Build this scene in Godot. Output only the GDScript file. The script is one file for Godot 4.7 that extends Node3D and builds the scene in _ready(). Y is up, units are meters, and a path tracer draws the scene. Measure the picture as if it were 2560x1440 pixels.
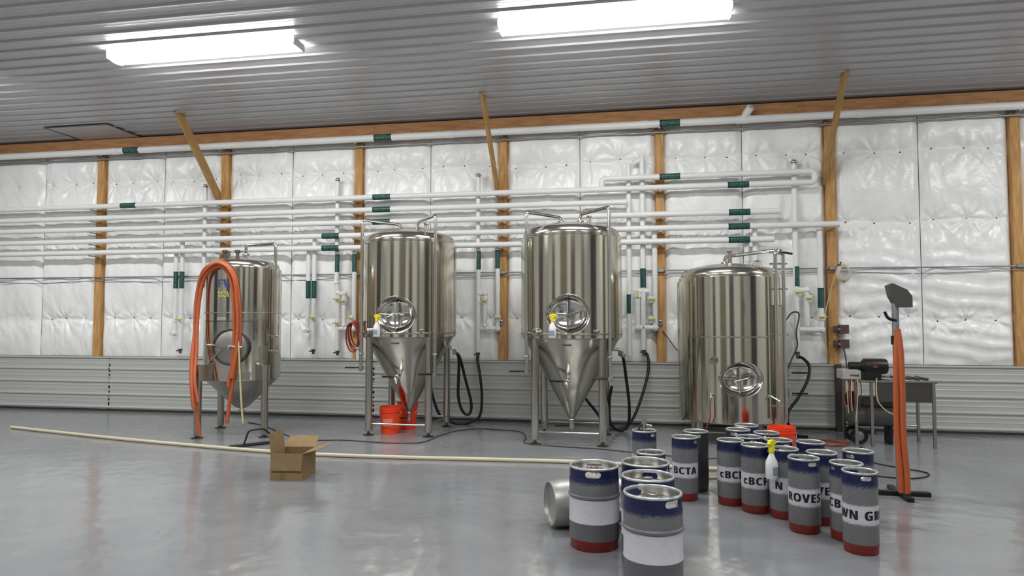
extends Node3D
# Brewery cellar: a pole-barn wall with foil insulation and PVC lines, four steel tanks, kegs on an epoxy floor.
# x runs along the back wall, y up, z out of the wall into the room (the insulation hangs at about z = 0).

const CEIL := 4.84
const ROOM_L := -14.0
const ROOM_R := 8.6
const ROOM_F := 12.5
const POST0 := -6.96
const BAY := 2.446

var M := {}
var names := {}
var noise := FastNoiseLite.new()

# ---------------------------------------------------------------- mesh building
class MB:
	var v := PackedVector3Array()
	var n := PackedVector3Array()
	var uv := PackedVector2Array()
	var x := Transform3D()
	func tri(a: Vector3, b: Vector3, c: Vector3, na: Vector3, nb: Vector3, nc: Vector3, ua := Vector2.ZERO, ub := Vector2.ZERO, uc := Vector2.ZERO) -> void:
		a = x * a; b = x * b; c = x * c
		na = (x.basis * na).normalized(); nb = (x.basis * nb).normalized(); nc = (x.basis * nc).normalized()
		if (c - a).cross(b - a).dot(na + nb + nc) < 0.0:
			var t := b; b = c; c = t
			var tn := nb; nb = nc; nc = tn
			var tu := ub; ub = uc; uc = tu
		v.append(a); v.append(b); v.append(c)
		n.append(na); n.append(nb); n.append(nc)
		uv.append(ua); uv.append(ub); uv.append(uc)
	func quad(a: Vector3, b: Vector3, c: Vector3, d: Vector3, nn: Vector3) -> void:
		tri(a, b, c, nn, nn, nn, Vector2(0, 0), Vector2(1, 0), Vector2(1, 1))
		tri(a, c, d, nn, nn, nn, Vector2(0, 0), Vector2(1, 1), Vector2(0, 1))
	func flat(a: Vector3, b: Vector3, c: Vector3, out: Vector3) -> void:
		var nn := (b - a).cross(c - a).normalized()
		if nn.dot(out) < 0.0:
			nn = -nn
		tri(a, b, c, nn, nn, nn)
	func mesh() -> ArrayMesh:
		var st := SurfaceTool.new()
		st.begin(Mesh.PRIMITIVE_TRIANGLES)
		for i in v.size():
			st.set_normal(n[i])
			st.set_uv(uv[i])
			st.add_vertex(v[i])
		st.index()
		return st.commit()
	func box(c: Vector3, s: Vector3, bev := 0.0) -> void:
		var h := s / 2.0
		bev = minf(bev, minf(h.x, minf(h.y, h.z)) * 0.9)
		for ax in 3:
			for sg in [-1.0, 1.0]:
				var nn := Vector3.ZERO; nn[ax] = sg
				var u := Vector3.ZERO; u[(ax + 1) % 3] = h[(ax + 1) % 3] - bev
				var w := Vector3.ZERO; w[(ax + 2) % 3] = h[(ax + 2) % 3] - bev
				var o := c + nn * h[ax]
				quad(o - u - w, o + u - w, o + u + w, o - u + w, nn)
		if bev <= 0.0:
			return
		for ax in 3:
			var a1 := (ax + 1) % 3
			var a2 := (ax + 2) % 3
			for s1 in [-1.0, 1.0]:
				for s2 in [-1.0, 1.0]:
					var nn := Vector3.ZERO; nn[a1] = s1; nn[a2] = s2
					var p := Vector3.ZERO; p[a1] = s1 * h[a1]; p[a2] = s2 * (h[a2] - bev)
					var q := Vector3.ZERO; q[a1] = s1 * (h[a1] - bev); q[a2] = s2 * h[a2]
					var l := Vector3.ZERO; l[ax] = h[ax] - bev
					quad(c + p - l, c + p + l, c + q + l, c + q - l, nn.normalized())
		for sx in [-1.0, 1.0]:
			for sy in [-1.0, 1.0]:
				for sz in [-1.0, 1.0]:
					var e := Vector3(sx * (h.x - bev), sy * (h.y - bev), sz * (h.z - bev))
					flat(c + e + Vector3(sx * bev, 0, 0), c + e + Vector3(0, sy * bev, 0), c + e + Vector3(0, 0, sz * bev), Vector3(sx, sy, sz))
	# profile of (radius, y); walk it with the outside on the right hand (upwards for an outer wall)
	func lathe(p: Array, seg := 32, sharp := 35.0, a0 := 0.0, a1 := TAU) -> void:
		var dn := []
		var lim := cos(deg_to_rad(sharp))
		var hi := -1e9
		var lo := 1e9
		for i in p.size():
			hi = maxf(hi, p[i].y); lo = minf(lo, p[i].y)
			if i < p.size() - 1:
				var d: Vector2 = (p[i + 1] - p[i]).normalized()
				dn.append(Vector2(d.y, -d.x))
		for i in p.size() - 1:
			var s0: Vector2 = dn[i]
			var s1: Vector2 = dn[i]
			if i > 0 and dn[i - 1].dot(dn[i]) > lim: s0 = (dn[i - 1] + dn[i]).normalized()
			if i < dn.size() - 1 and dn[i + 1].dot(dn[i]) > lim: s1 = (dn[i + 1] + dn[i]).normalized()
			var va: float = 1.0 - (p[i].y - lo) / maxf(hi - lo, 1e-5)
			var vb: float = 1.0 - (p[i + 1].y - lo) / maxf(hi - lo, 1e-5)
			for k in seg:
				var ta := a0 + (a1 - a0) * k / seg
				var tb := a0 + (a1 - a0) * (k + 1) / seg
				var ca := Vector3(sin(ta), 0, cos(ta))
				var cb := Vector3(sin(tb), 0, cos(tb))
				var ua := float(k) / seg
				var ub := float(k + 1) / seg
				var A: Vector3 = ca * p[i].x + Vector3.UP * p[i].y
				var B: Vector3 = cb * p[i].x + Vector3.UP * p[i].y
				var Cc: Vector3 = cb * p[i + 1].x + Vector3.UP * p[i + 1].y
				var D: Vector3 = ca * p[i + 1].x + Vector3.UP * p[i + 1].y
				var nA := ca * s0.x + Vector3.UP * s0.y
				var nB := cb * s0.x + Vector3.UP * s0.y
				var nC := cb * s1.x + Vector3.UP * s1.y
				var nD := ca * s1.x + Vector3.UP * s1.y
				if p[i].x > 1e-6: tri(A, B, Cc, nA, nB, nC, Vector2(ua, va), Vector2(ub, va), Vector2(ub, vb))
				if p[i + 1].x > 1e-6: tri(A, Cc, D, nA, nC, nD, Vector2(ua, va), Vector2(ub, vb), Vector2(ua, vb))
	func tube(p: Array, r: float, seg := 10, caps := true) -> void:
		var m := p.size()
		var t := []
		for i in m:
			var d: Vector3 = p[mini(i + 1, m - 1)] - p[maxi(i - 1, 0)]
			t.append(d.normalized())
		var up: Vector3 = Vector3.UP if absf(t[0].y) < 0.9 else Vector3.RIGHT
		var nn: Vector3 = (up - t[0] * up.dot(t[0])).normalized()
		var rings := []
		var dirs := []
		var len := 0.0
		var vs := []
		for i in m:
			nn = (nn - t[i] * nn.dot(t[i])).normalized()
			var b: Vector3 = t[i].cross(nn)
			var ring := []
			var dir := []
			for k in seg:
				var a := TAU * k / seg
				var d: Vector3 = nn * cos(a) + b * sin(a)
				dir.append(d)
				ring.append(p[i] + d * r)
			rings.append(ring); dirs.append(dir)
			if i > 0: len += p[i].distance_to(p[i - 1])
			vs.append(len)
		for i in m - 1:
			for k in seg:
				var j := (k + 1) % seg
				var u0 := float(k) / seg
				var u1 := float(k + 1) / seg
				tri(rings[i][k], rings[i][j], rings[i + 1][j], dirs[i][k], dirs[i][j], dirs[i + 1][j], Vector2(u0, vs[i]), Vector2(u1, vs[i]), Vector2(u1, vs[i + 1]))
				tri(rings[i][k], rings[i + 1][j], rings[i + 1][k], dirs[i][k], dirs[i + 1][j], dirs[i + 1][k], Vector2(u0, vs[i]), Vector2(u1, vs[i + 1]), Vector2(u0, vs[i + 1]))
		if caps:
			for e in [0, m - 1]:
				var nd: Vector3 = -t[0] if e == 0 else t[m - 1]
				for k in seg:
					tri(p[e], rings[e][k], rings[e][(k + 1) % seg], nd, nd, nd)
	func ball(c: Vector3, r: Vector3, seg := 14) -> void:
		var keep := x
		x = x * Transform3D(Basis.from_scale(r), c)
		var pr := []
		for i in 9:
			var a := -PI / 2 + PI * i / 8.0
			pr.append(Vector2(maxf(cos(a), 0.0), sin(a)))
		lathe(pr, seg, 60.0)
		x = keep
	# polygon in xy, from z0 to z1
	func slab(poly: PackedVector2Array, z0: float, z1: float) -> void:
		var idx := Geometry2D.triangulate_polygon(poly)
		for i in range(0, idx.size(), 3):
			for zz in [z0, z1]:
				var nn := Vector3(0, 0, 1.0 if zz == maxf(z0, z1) else -1.0)
				var a := poly[idx[i]]; var b := poly[idx[i + 1]]; var c := poly[idx[i + 2]]
				tri(Vector3(a.x, a.y, zz), Vector3(b.x, b.y, zz), Vector3(c.x, c.y, zz), nn, nn, nn)
		var cw := Geometry2D.is_polygon_clockwise(poly)
		for i in poly.size():
			var a := poly[i]; var b := poly[(i + 1) % poly.size()]
			var d := (b - a).normalized()
			var nn := Vector3(d.y, -d.x, 0)
			if cw: nn = -nn
			quad(Vector3(a.x, a.y, z0), Vector3(b.x, b.y, z0), Vector3(b.x, b.y, z1), Vector3(a.x, a.y, z1), nn)

func smooth(p: Array, per := 6) -> Array:
	var out := []
	for i in p.size() - 1:
		var a: Vector3 = p[maxi(i - 1, 0)]; var b: Vector3 = p[i]; var c: Vector3 = p[i + 1]; var d: Vector3 = p[mini(i + 2, p.size() - 1)]
		for k in per:
			out.append(b.cubic_interpolate(c, a, d, float(k) / per))
	out.append(p[p.size() - 1])
	return out

# a pipe path with rounded bends
func bent(p: Array, r: float, steps := 5) -> Array:
	var out := [p[0]]
	for i in range(1, p.size() - 1):
		var a: Vector3 = p[i - 1]; var b: Vector3 = p[i]; var c: Vector3 = p[i + 1]
		var k := minf(r, minf(a.distance_to(b), b.distance_to(c)) * 0.48)
		var s := b + (a - b).normalized() * k
		var e := b + (c - b).normalized() * k
		for j in steps + 1:
			var t := float(j) / steps
			out.append(s.lerp(b, t).lerp(b.lerp(e, t), t))
	out.append(p[p.size() - 1])
	return out

func m_tube(p: Array, r: float, seg := 10) -> ArrayMesh:
	var b := MB.new(); b.tube(p, r, seg); return b.mesh()

func m_box(c: Vector3, s: Vector3, bev := 0.0) -> ArrayMesh:
	var b := MB.new(); b.box(c, s, bev); return b.mesh()

func m_lathe(p: Array, seg := 32, sharp := 35.0) -> ArrayMesh:
	var b := MB.new(); b.lathe(p, seg, sharp); return b.mesh()

# ---------------------------------------------------------------- nodes
func numbered(called: String) -> String:
	if not names.has(called):
		names[called] = 0
		return called
	names[called] += 1
	return "%s_%03d" % [called, names[called]]

func thing(called: String, label: String, category: String, at := Vector3.ZERO, turn := 0.0, group := "") -> Node3D:
	var o := Node3D.new()
	o.name = numbered(called)
	add_child(o)
	o.position = at
	o.rotation.y = turn
	o.set_meta("label", label)
	o.set_meta("category", category)
	if group: o.set_meta("group", group)
	return o

func part(parent: Node3D, called: String, mesh: Mesh, mat: Material, at := Vector3.ZERO, rot := Vector3.ZERO) -> MeshInstance3D:
	var o := MeshInstance3D.new()
	o.name = called
	o.mesh = mesh
	o.material_override = mat
	parent.add_child(o, true)
	o.position = at
	o.rotation = rot
	return o

func solo(called: String, label: String, category: String, mesh: Mesh, mat: Material, group := "", at := Vector3.ZERO) -> MeshInstance3D:
	var o := part(self, numbered(called), mesh, mat, at)
	o.set_meta("label", label)
	o.set_meta("category", category)
	if group: o.set_meta("group", group)
	return o

func structure(called: String, mesh: Mesh, mat: Material) -> MeshInstance3D:
	var o := part(self, called, mesh, mat)
	o.set_meta("kind", "structure")
	return o

# ---------------------------------------------------------------- materials
func mat(called: String, c: Color, rough := 0.6, metal := 0.0, spec := 0.5) -> StandardMaterial3D:
	var m := StandardMaterial3D.new()
	m.resource_name = called
	m.albedo_color = c
	m.roughness = rough
	m.metallic = metal
	m.metallic_specular = spec
	M[called] = m
	return m

func noise_tex(size: int, freq: float, seed_: int, low: Color, high: Color, oct := 4, type := FastNoiseLite.TYPE_SIMPLEX_SMOOTH) -> NoiseTexture2D:
	var t := NoiseTexture2D.new()
	t.width = size; t.height = size
	t.seamless = true
	var f := FastNoiseLite.new()
	f.seed = seed_; f.frequency = freq; f.fractal_octaves = oct; f.noise_type = type
	t.noise = f
	var g := Gradient.new()
	g.set_color(0, low); g.set_color(1, high)
	t.color_ramp = g
	return t

func keg_paint(called: String, bands: Array, seed_: int) -> void:
	# bands of [fraction from the top, colour]; sprayed edges, so each boundary is a scatter of paint specks
	var w := 128; var h := 512
	var im := Image.create(w, h, false, Image.FORMAT_RGBA8)
	var rng := RandomNumberGenerator.new(); rng.seed = seed_
	for y in h:
		var f := float(y) / h
		for xx in w:
			var wob := noise.get_noise_2d(xx * 1.4 + seed_ * 31, y * 0.35) * 0.10
			var c: Color = bands[0][1]
			for b in bands:
				var edge: float = b[0] + wob * b[2] + (rng.randf() + rng.randf() - 1.0) * b[2]
				if f > edge: c = b[1]
			var g := 1.0 + rng.randf_range(-0.03, 0.03) + noise.get_noise_2d(xx * 3.0, y * 0.8 + seed_ * 7) * 0.035
			im.set_pixel(xx, y, Color(c.r * g, c.g * g, c.b * g))
	var m := mat(called, Color.WHITE, 0.42, 0.0, 0.5)
	m.albedo_texture = ImageTexture.create_from_image(im)

func make_materials() -> void:
	noise.seed = 5; noise.frequency = 0.05; noise.fractal_octaves = 3
	# brushed stainless: the brush runs round the shell
	var st := mat("brushed_steel", Color(0.83, 0.81, 0.755), 0.15, 1.0)
	st.anisotropy_enabled = true; st.anisotropy = -0.4
	st.roughness_texture = noise_tex(256, 0.02, 3, Color(0.8, 0.8, 0.8), Color(1, 1, 1))
	st.uv1_scale = Vector3(2, 1, 1)
	mat("polished_steel", Color(0.83, 0.825, 0.81), 0.13, 1.0)
	mat("dull_steel", Color(0.68, 0.67, 0.65), 0.34, 1.0)
	mat("dark_steel", Color(0.42, 0.41, 0.40), 0.4, 1.0)
	mat("galvanized", Color(0.62, 0.63, 0.64), 0.45, 0.9)
	mat("pvc", Color(0.91, 0.91, 0.91), 0.35)
	mat("rubber_black", Color(0.055, 0.058, 0.065), 0.5)
	mat("black_plastic", Color(0.05, 0.05, 0.055), 0.4)
	mat("yellow_plastic", Color(0.93, 0.86, 0.10), 0.35)
	mat("ochre_handle", Color(0.80, 0.77, 0.30), 0.45)
	var wp := mat("white_plastic", Color(0.90, 0.90, 0.91), 0.35)
	wp.subsurf_scatter_enabled = false
	mat("orange_hose", Color(0.72, 0.36, 0.205), 0.42)
	mat("red_hose", Color(0.58, 0.24, 0.17), 0.5)
	mat("tan_hose", Color(0.83, 0.79, 0.69), 0.5)
	mat("rope", Color(0.80, 0.74, 0.56), 0.7)
	mat("cable_dark", Color(0.30, 0.24, 0.23), 0.6)
	mat("cable_orange", Color(0.60, 0.30, 0.22), 0.6)
	mat("orange_plastic", Color(0.95, 0.27, 0.10), 0.38)
	mat("orange_label", Color(0.90, 0.55, 0.48), 0.5)
	mat("blue_ink", Color(0.27, 0.30, 0.52), 0.5)
	mat("yellow_ink", Color(0.78, 0.74, 0.30), 0.5)
	mat("blue_rubber", Color(0.075, 0.085, 0.13), 0.45)
	mat("blue_print", Color(0.58, 0.60, 0.68), 0.5)
	mat("black_paint", Color(0.06, 0.06, 0.065), 0.6)
	mat("grey_box", Color(0.33, 0.32, 0.32), 0.45)
	mat("brown_box", Color(0.33, 0.27, 0.26), 0.5)
	mat("white_enamel", Color(0.86, 0.86, 0.86), 0.4)
	mat("control_grey", Color(0.68, 0.67, 0.66), 0.45)
	mat("white_rim", Color(0.78, 0.79, 0.80), 0.3, 0.7)
	mat("keg_steel", Color(0.72, 0.71, 0.69), 0.3, 1.0)
	mat("dark_keg", Color(0.30, 0.30, 0.31), 0.35, 0.6)
	var pipe_label := mat("green_label", Color.WHITE, 0.4)
	var im := Image.create(128, 64, false, Image.FORMAT_RGBA8)
	im.fill(Color(0.09, 0.29, 0.26))
	var rng := RandomNumberGenerator.new(); rng.seed = 11
	for row in 4:
		var px := 8
		while px < 118:
			var wd := rng.randi_range(2, 6)
			if rng.randf() < 0.8:
				im.fill_rect(Rect2i(row * 16 + 6, px, 2, wd), Color(0.55, 0.68, 0.64)) if px < 64 - wd else null
			px += wd + 2
	im.fill_rect(Rect2i(0, 0, 128, 2), Color(0.05, 0.17, 0.15)); im.fill_rect(Rect2i(0, 62, 128, 2), Color(0.05, 0.17, 0.15))
	pipe_label.albedo_texture = ImageTexture.create_from_image(im)
	# wood
	var wd2 := mat("timber", Color.WHITE, 0.7)
	wd2.albedo_texture = noise_tex(512, 0.012, 21, Color(0.66, 0.48, 0.28), Color(0.84, 0.66, 0.43), 5)
	wd2.uv1_triplanar = true; wd2.uv1_world_triplanar = true; wd2.uv1_scale = Vector3(2.2, 0.35, 2.2)
	var wd3 := mat("timber_flat", Color.WHITE, 0.7)
	wd3.albedo_texture = noise_tex(512, 0.012, 22, Color(0.60, 0.42, 0.26), Color(0.76, 0.56, 0.38), 5)
	wd3.uv1_triplanar = true; wd3.uv1_world_triplanar = true; wd3.uv1_scale = Vector3(0.35, 2.6, 2.6)
	var wd4 := mat("timber_brace", Color.WHITE, 0.7)
	wd4.albedo_texture = noise_tex(512, 0.012, 23, Color(0.60, 0.46, 0.27), Color(0.74, 0.59, 0.38), 5)
	wd4.uv1_triplanar = true; wd4.uv1_scale = Vector3(3, 3, 0.5)
	mat("knot", Color(0.36, 0.20, 0.11), 0.7)
	# insulation facing: thin white vinyl
	var ins := mat("insulation_vinyl", Color(0.96, 0.96, 0.96), 0.27, 0.0, 0.5)
	ins.heightmap_enabled = true
	ins.heightmap_texture = noise_tex(512, 0.015, 31, Color.BLACK, Color.WHITE, 5)
	ins.heightmap_scale = 0.35
	ins.uv1_triplanar = true; ins.uv1_world_triplanar = true; ins.uv1_scale = Vector3(1.3, 1.3, 1.3)
	mat("seam_tape", Color(0.80, 0.81, 0.80), 0.4)
	mat("fastener", Color(0.22, 0.21, 0.21), 0.5)
	# painted steel sheet
	mat("ceiling_sheet", Color(0.71, 0.705, 0.715), 0.30, 0.08, 0.6)
	mat("wainscot_sheet", Color(0.73, 0.735, 0.725), 0.34, 0.0, 0.5)
	mat("plain_wall", Color(0.80, 0.80, 0.79), 0.6)
	mat("added_door_grey", Color(0.24, 0.24, 0.25), 0.5)
	mat("added_door_tan", Color(0.44, 0.42, 0.37), 0.5)
	mat("base_shadow", Color(0.20, 0.19, 0.19), 0.7)  # shade colour for the strip at the wall foot
	# floor: grey epoxy
	var fl := mat("epoxy_floor", Color.WHITE, 0.15, 0.0, 0.55)
	fl.albedo_texture = noise_tex(512, 0.006, 41, Color(0.50, 0.505, 0.525), Color(0.555, 0.56, 0.575), 4)
	fl.uv1_triplanar = true; fl.uv1_world_triplanar = true; fl.uv1_scale = Vector3(0.28, 0.28, 0.28)
	fl.heightmap_enabled = true
	fl.heightmap_texture = noise_tex(512, 0.022, 43, Color.BLACK, Color.WHITE, 3)
	fl.heightmap_scale = 0.35
	# cardboard
	var cb := mat("cardboard", Color.WHITE, 0.85)
	cb.albedo_texture = noise_tex(256, 0.02, 51, Color(0.54, 0.45, 0.32), Color(0.60, 0.50, 0.36), 4)
	cb.uv1_triplanar = true; cb.uv1_scale = Vector3(2, 2, 2)
	mat("packing_tape", Color(0.50, 0.41, 0.27), 0.3)
	# kegs
	var blue := Color(0.075, 0.10, 0.27); var grey := Color(0.43, 0.43, 0.44); var white := Color(0.77, 0.77, 0.80); var red := Color(0.46, 0.12, 0.09)
	keg_paint("keg_half_paint", [[0.0, blue, 0.0], [0.065, grey, 0.05], [0.287, white, 0.004], [0.615, grey, 0.004], [0.85, red, 0.008]], 1)
	keg_paint("keg_sixth_paint", [[0.0, blue, 0.0], [0.055, grey, 0.05], [0.315, white, 0.02], [0.578, grey, 0.025], [0.857, red, 0.012]], 2)
	mat("keg_blue", blue, 0.42)
	mat("keg_bare", Color(0.70, 0.70, 0.69), 0.42, 0.6)
	keg_paint("keg_bare_paint", [[0.0, Color(0.70, 0.70, 0.69), 0.0], [0.5, Color(0.66, 0.66, 0.65), 0.05]], 3)
	M.keg_bare_paint.metallic = 0.6
	# lamp lens
	var le := mat("lamp_lens", Color(0.95, 0.95, 0.95), 0.4)
	le.emission_enabled = true; le.emission = Color(0.995, 1.0, 0.985); le.emission_energy_multiplier = 34.0

# ---------------------------------------------------------------- lettering bent round a shell
func lettering(text: String, size: float, radius: float, weight := 700) -> ArrayMesh:
	var tm := TextMesh.new()
	var f := SystemFont.new()
	f.font_names = PackedStringArray(["Droid Sans"])
	f.font_weight = weight
	tm.font = f
	tm.text = text
	tm.font_size = 64
	tm.pixel_size = size / 46.0
	tm.depth = 0.001
	tm.curve_step = 2.0
	var a := tm.surface_get_arrays(0) if tm.get_surface_count() > 0 else tm.get_mesh_arrays()
	var vs: PackedVector3Array = a[Mesh.ARRAY_VERTEX]
	var ix: PackedInt32Array = a[Mesh.ARRAY_INDEX]
	var b := MB.new()
	for i in range(0, ix.size(), 3):
		var p := vs[ix[i]]; var q := vs[ix[i + 1]]; var r := vs[ix[i + 2]]
		if p.z < 0.0 or q.z < 0.0 or r.z < 0.0: continue
		for k in 3:
			var off := Vector3((k - 1) * size * 0.045, 0, 0)
			split(b, p + off, q + off, r + off, radius + k * 0.0002, 0)
	return b.mesh()

# one part for each letter, spread round the shell
func letters(parent: Node3D, text: String, size: float, radius: float, m: Material, y: float, turn: float) -> void:
	var f := SystemFont.new()
	f.font_names = PackedStringArray(["Droid Sans"])
	f.font_weight = 700
	var px := size / 46.0
	var gap := size * 0.10
	var total := 0.0
	for ch in text: total += f.get_string_size(ch, HORIZONTAL_ALIGNMENT_LEFT, -1, 64).x * px + gap
	var at := -total / 2.0
	for ch in text:
		var w := f.get_string_size(ch, HORIZONTAL_ALIGNMENT_LEFT, -1, 64).x * px + gap
		if ch != " ":
			part(parent, "letter", lettering(ch, size, radius), m, Vector3(0, y, 0), Vector3(0, turn + (at + w / 2.0) / radius, 0))
		at += w

func split(b: MB, p: Vector3, q: Vector3, r: Vector3, radius: float, depth: int) -> void:
	var e := [p.distance_to(q), q.distance_to(r), r.distance_to(p)]
	var k := 0
	if e[1] > e[0]: k = 1
	if e[2] > e[k]: k = 2
	if e[k] > 0.02 and depth < 7:
		if k == 0:
			var m := (p + q) / 2; split(b, p, m, r, radius, depth + 1); split(b, m, q, r, radius, depth + 1)
		elif k == 1:
			var m := (q + r) / 2; split(b, p, q, m, radius, depth + 1); split(b, p, m, r, radius, depth + 1)
		else:
			var m := (r + p) / 2; split(b, p, q, m, radius, depth + 1); split(b, m, q, r, radius, depth + 1)
		return
	var o := []
	var nn := []
	for t in [p, q, r]:
		var an: float = t.x / radius
		var d := Vector3(sin(an), 0, cos(an))
		nn.append(d)
		o.append(d * (radius + 0.0012) + Vector3.UP * t.y)
	b.tri(o[0], o[1], o[2], nn[0], nn[1], nn[2])

# ================================================================ scene
func _ready() -> void:
	camera_and_light()
	make_materials()
	shell()
	wall_back()
	posts_and_braces()
	hatch()
	fixtures()
	pipes()
	tanks()
	kegs()
	floor_things()
	machine()

func camera_and_light() -> void:
	var cam := Camera3D.new()
	cam.name = "camera"
	add_child(cam)
	cam.position = Vector3(0, 1.58, 10.66)
	cam.rotation_order = EULER_ORDER_YXZ
	cam.rotation_degrees = Vector3(2.734, 10.3, 0)
	cam.fov = rad_to_deg(2.0 * atan(720.0 / 1700.0))
	cam.near = 0.05
	cam.far = 100.0
	cam.current = true
	var we := WorldEnvironment.new()
	we.name = "world_environment"
	var e := Environment.new()
	e.background_mode = Environment.BG_COLOR
	e.background_color = Color.BLACK
	e.tonemap_mode = Environment.TONE_MAPPER_LINEAR
	e.tonemap_exposure = 1.0
	e.sdfgi_enabled = true
	e.ssao_enabled = true
	e.ssil_enabled = true
	we.environment = e
	add_child(we)

const LAMP_ENERGY := 3.2
func fixtures() -> void:
	var hb := MB.new()
	hb.box(Vector3(0, -0.008, 0), Vector3(2.42, 0.016, 0.25), 0.004)
	for s in [-1.0, 1.0]:
		hb.box(Vector3(s * 1.212, -0.055, 0), Vector3(0.016, 0.085, 0.26), 0.004)
	var housing := hb.mesh()
	# wrap-around lens: a shallow curved trough
	var lb := MB.new()
	var pr := []
	for i in 13:
		var a := PI * i / 12.0
		pr.append(Vector2(-cos(a) * 0.150, -0.001 - pow(maxf(sin(a), 0.0), 0.55) * 0.112))
	for i in 12:
		var a: Vector2 = pr[i]; var b: Vector2 = pr[i + 1]
		var d := (b - a).normalized()
		var nn := Vector3(0, -absf(d.x), d.y * (1.0 if d.x > 0 else -1.0))
		if nn.dot(Vector3(0, (a.y + b.y) / 2 + 0.06, (a.x + b.x) / 2)) < 0: nn = -nn
		lb.quad(Vector3(-1.2, a.y, a.x), Vector3(1.2, a.y, a.x), Vector3(1.2, b.y, b.x), Vector3(-1.2, b.y, b.x), nn)
	var lens := lb.mesh()
	var rows := ["in the row nearest the back wall", "in the row behind the camera"]
	var cols := ["above the tall pair of tanks", "at the far right", "above the tank with orange hoses", "far left"]
	var xs := [-0.22, 4.58, -5.02, -9.82]
	var zs := [3.5, 8.9]
	for zi in 2:
		for xi in 4:
			var lab: String = "long fluorescent ceiling light %s, %s" % [rows[zi], cols[xi]]
			if zi == 0 and xi == 0: lab = "long glowing fluorescent ceiling light above the middle tank"
			if zi == 0 and xi == 2: lab = "long glowing fluorescent ceiling light at the left, cut by the picture edge"
			var t := thing("ceiling_light", lab, "light", Vector3(6.5 if zi == 0 and xi == 1 else xs[xi], CEIL - 0.016, zs[zi]), 0, "fluorescent ceiling lights")
			part(t, "housing", housing, M.white_enamel)
			part(t, "lamp_lens", lens, M.lamp_lens)
			var l := AreaLight3D.new()
			l.name = "lamp"
			l.area_size = Vector2(2.4, 0.28)
			l.light_color = Color(0.995, 1.0, 0.985)
			l.light_energy = LAMP_ENERGY
			l.area_normalize_energy = true
			l.area_range = 30.0
			l.area_attenuation = 2.0
			l.shadow_enabled = true
			t.add_child(l)
			l.position = Vector3(0, -0.125, 0)
			l.rotation_degrees = Vector3(-90, 0, 0)

# ribbed steel sheet: profile across `width` (v axis), run along `len` (u axis), ribs stand out along w
func ribbed(len: float, width: float, minor := 0.003) -> ArrayMesh:
	var b := MB.new()
	var prof := []
	var pitch := width / 4.0
	for i in 4:
		var o := i * pitch
		for q in [[0.0, 0.0], [0.006, 0.0], [0.022, 0.017], [0.028, 0.019], [0.040, 0.019], [0.046, 0.017], [0.062, 0.0], [0.112, 0.0], [0.118, minor], [0.130, minor], [0.136, 0.0], [0.178, 0.0], [0.184, minor], [0.196, minor], [0.202, 0.0]]:
			prof.append(Vector2(o + q[0], q[1]))
	prof.append(Vector2(width, 0.0))
	for i in prof.size() - 1:
		var p: Vector2 = prof[i]; var q: Vector2 = prof[i + 1]
		var d := (q - p).normalized()
		var nn := Vector3(0, -d.y, d.x)
		if p.distance_to(q) < 1e-4: continue
		b.quad(Vector3(0, p.x, p.y), Vector3(len, p.x, p.y), Vector3(len, q.x, q.y), Vector3(0, q.x, q.y), nn)
	return b.mesh()

func shell() -> void:
	structure("floor", m_box(Vector3((ROOM_L + ROOM_R) / 2, -0.1, ROOM_F / 2 - 0.1), Vector3(ROOM_R - ROOM_L + 0.4, 0.2, ROOM_F + 0.6)), M.epoxy_floor)
	var ce := structure("ceiling", m_box(Vector3((ROOM_L + ROOM_R) / 2, CEIL + 0.12, ROOM_F / 2 - 0.1), Vector3(ROOM_R - ROOM_L + 0.4, 0.2, ROOM_F + 0.6)), M.plain_wall)
	var seams := [-14.0, -8.0, -0.35, 4.9, 8.6]
	var z := 0.0
	var row := 0
	var cache := {}
	while z < ROOM_F:
		var w := 1.0
		for i in 4:
			var off: float = 1.4 * (row % 2)
			var x0: float = seams[i] + (off if i > 0 else 0.0)
			var x1: float = seams[i + 1] + (off if i < 3 else 0.0)
			var key := "%.2f" % (x1 - x0)
			if not cache.has(key): cache[key] = ribbed(x1 - x0 + 0.06, w, 0.0008)
			# local v (y) goes to +z, local w (z) goes down
			var o := part(ce, "ceiling_panel", cache[key], M.ceiling_sheet)
			o.transform = Transform3D(Basis(Vector3(1, 0, 0), Vector3(0, 0, 1), Vector3(0, -1, 0)), Vector3(x0, CEIL + 0.003 - 0.0012 * ((i + row) % 2), z))
		z += w
		row += 1
	structure("wall_left", m_box(Vector3(ROOM_L - 0.1, CEIL / 2, ROOM_F / 2), Vector3(0.2, CEIL + 0.1, ROOM_F + 0.4)), M.plain_wall)
	structure("wall_right", m_box(Vector3(ROOM_R + 0.1, CEIL / 2, ROOM_F / 2), Vector3(0.2, CEIL + 0.1, ROOM_F + 0.4)), M.plain_wall)
	structure("wall_front", m_box(Vector3((ROOM_L + ROOM_R) / 2, CEIL / 2, ROOM_F + 0.1), Vector3(ROOM_R - ROOM_L, CEIL + 0.1, 0.2)), M.plain_wall)
	# unseen overhead doors, added so that the tanks mirror dark bands
	for d in [[1, 0.9, 1.9, M.added_door_grey], [2, -3.0, 3.0, M.added_door_tan], [3, -8.2, 2.0, M.added_door_grey], [4, 5.6, 1.7, M.added_door_tan]]:
		structure("door_%d" % d[0], m_box(Vector3(d[1], 2.2, ROOM_F - 0.03), Vector3(d[2], 4.4, 0.06), 0.01), d[3])
	structure("door_5", m_box(Vector3(ROOM_L + 0.03, 2.2, 7.6), Vector3(0.06, 4.4, 3.0), 0.01), M.added_door_grey)
	structure("door_6", m_box(Vector3(ROOM_R - 0.03, 2.2, 8.4), Vector3(0.06, 4.4, 3.4), 0.01), M.added_door_grey)

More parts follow.
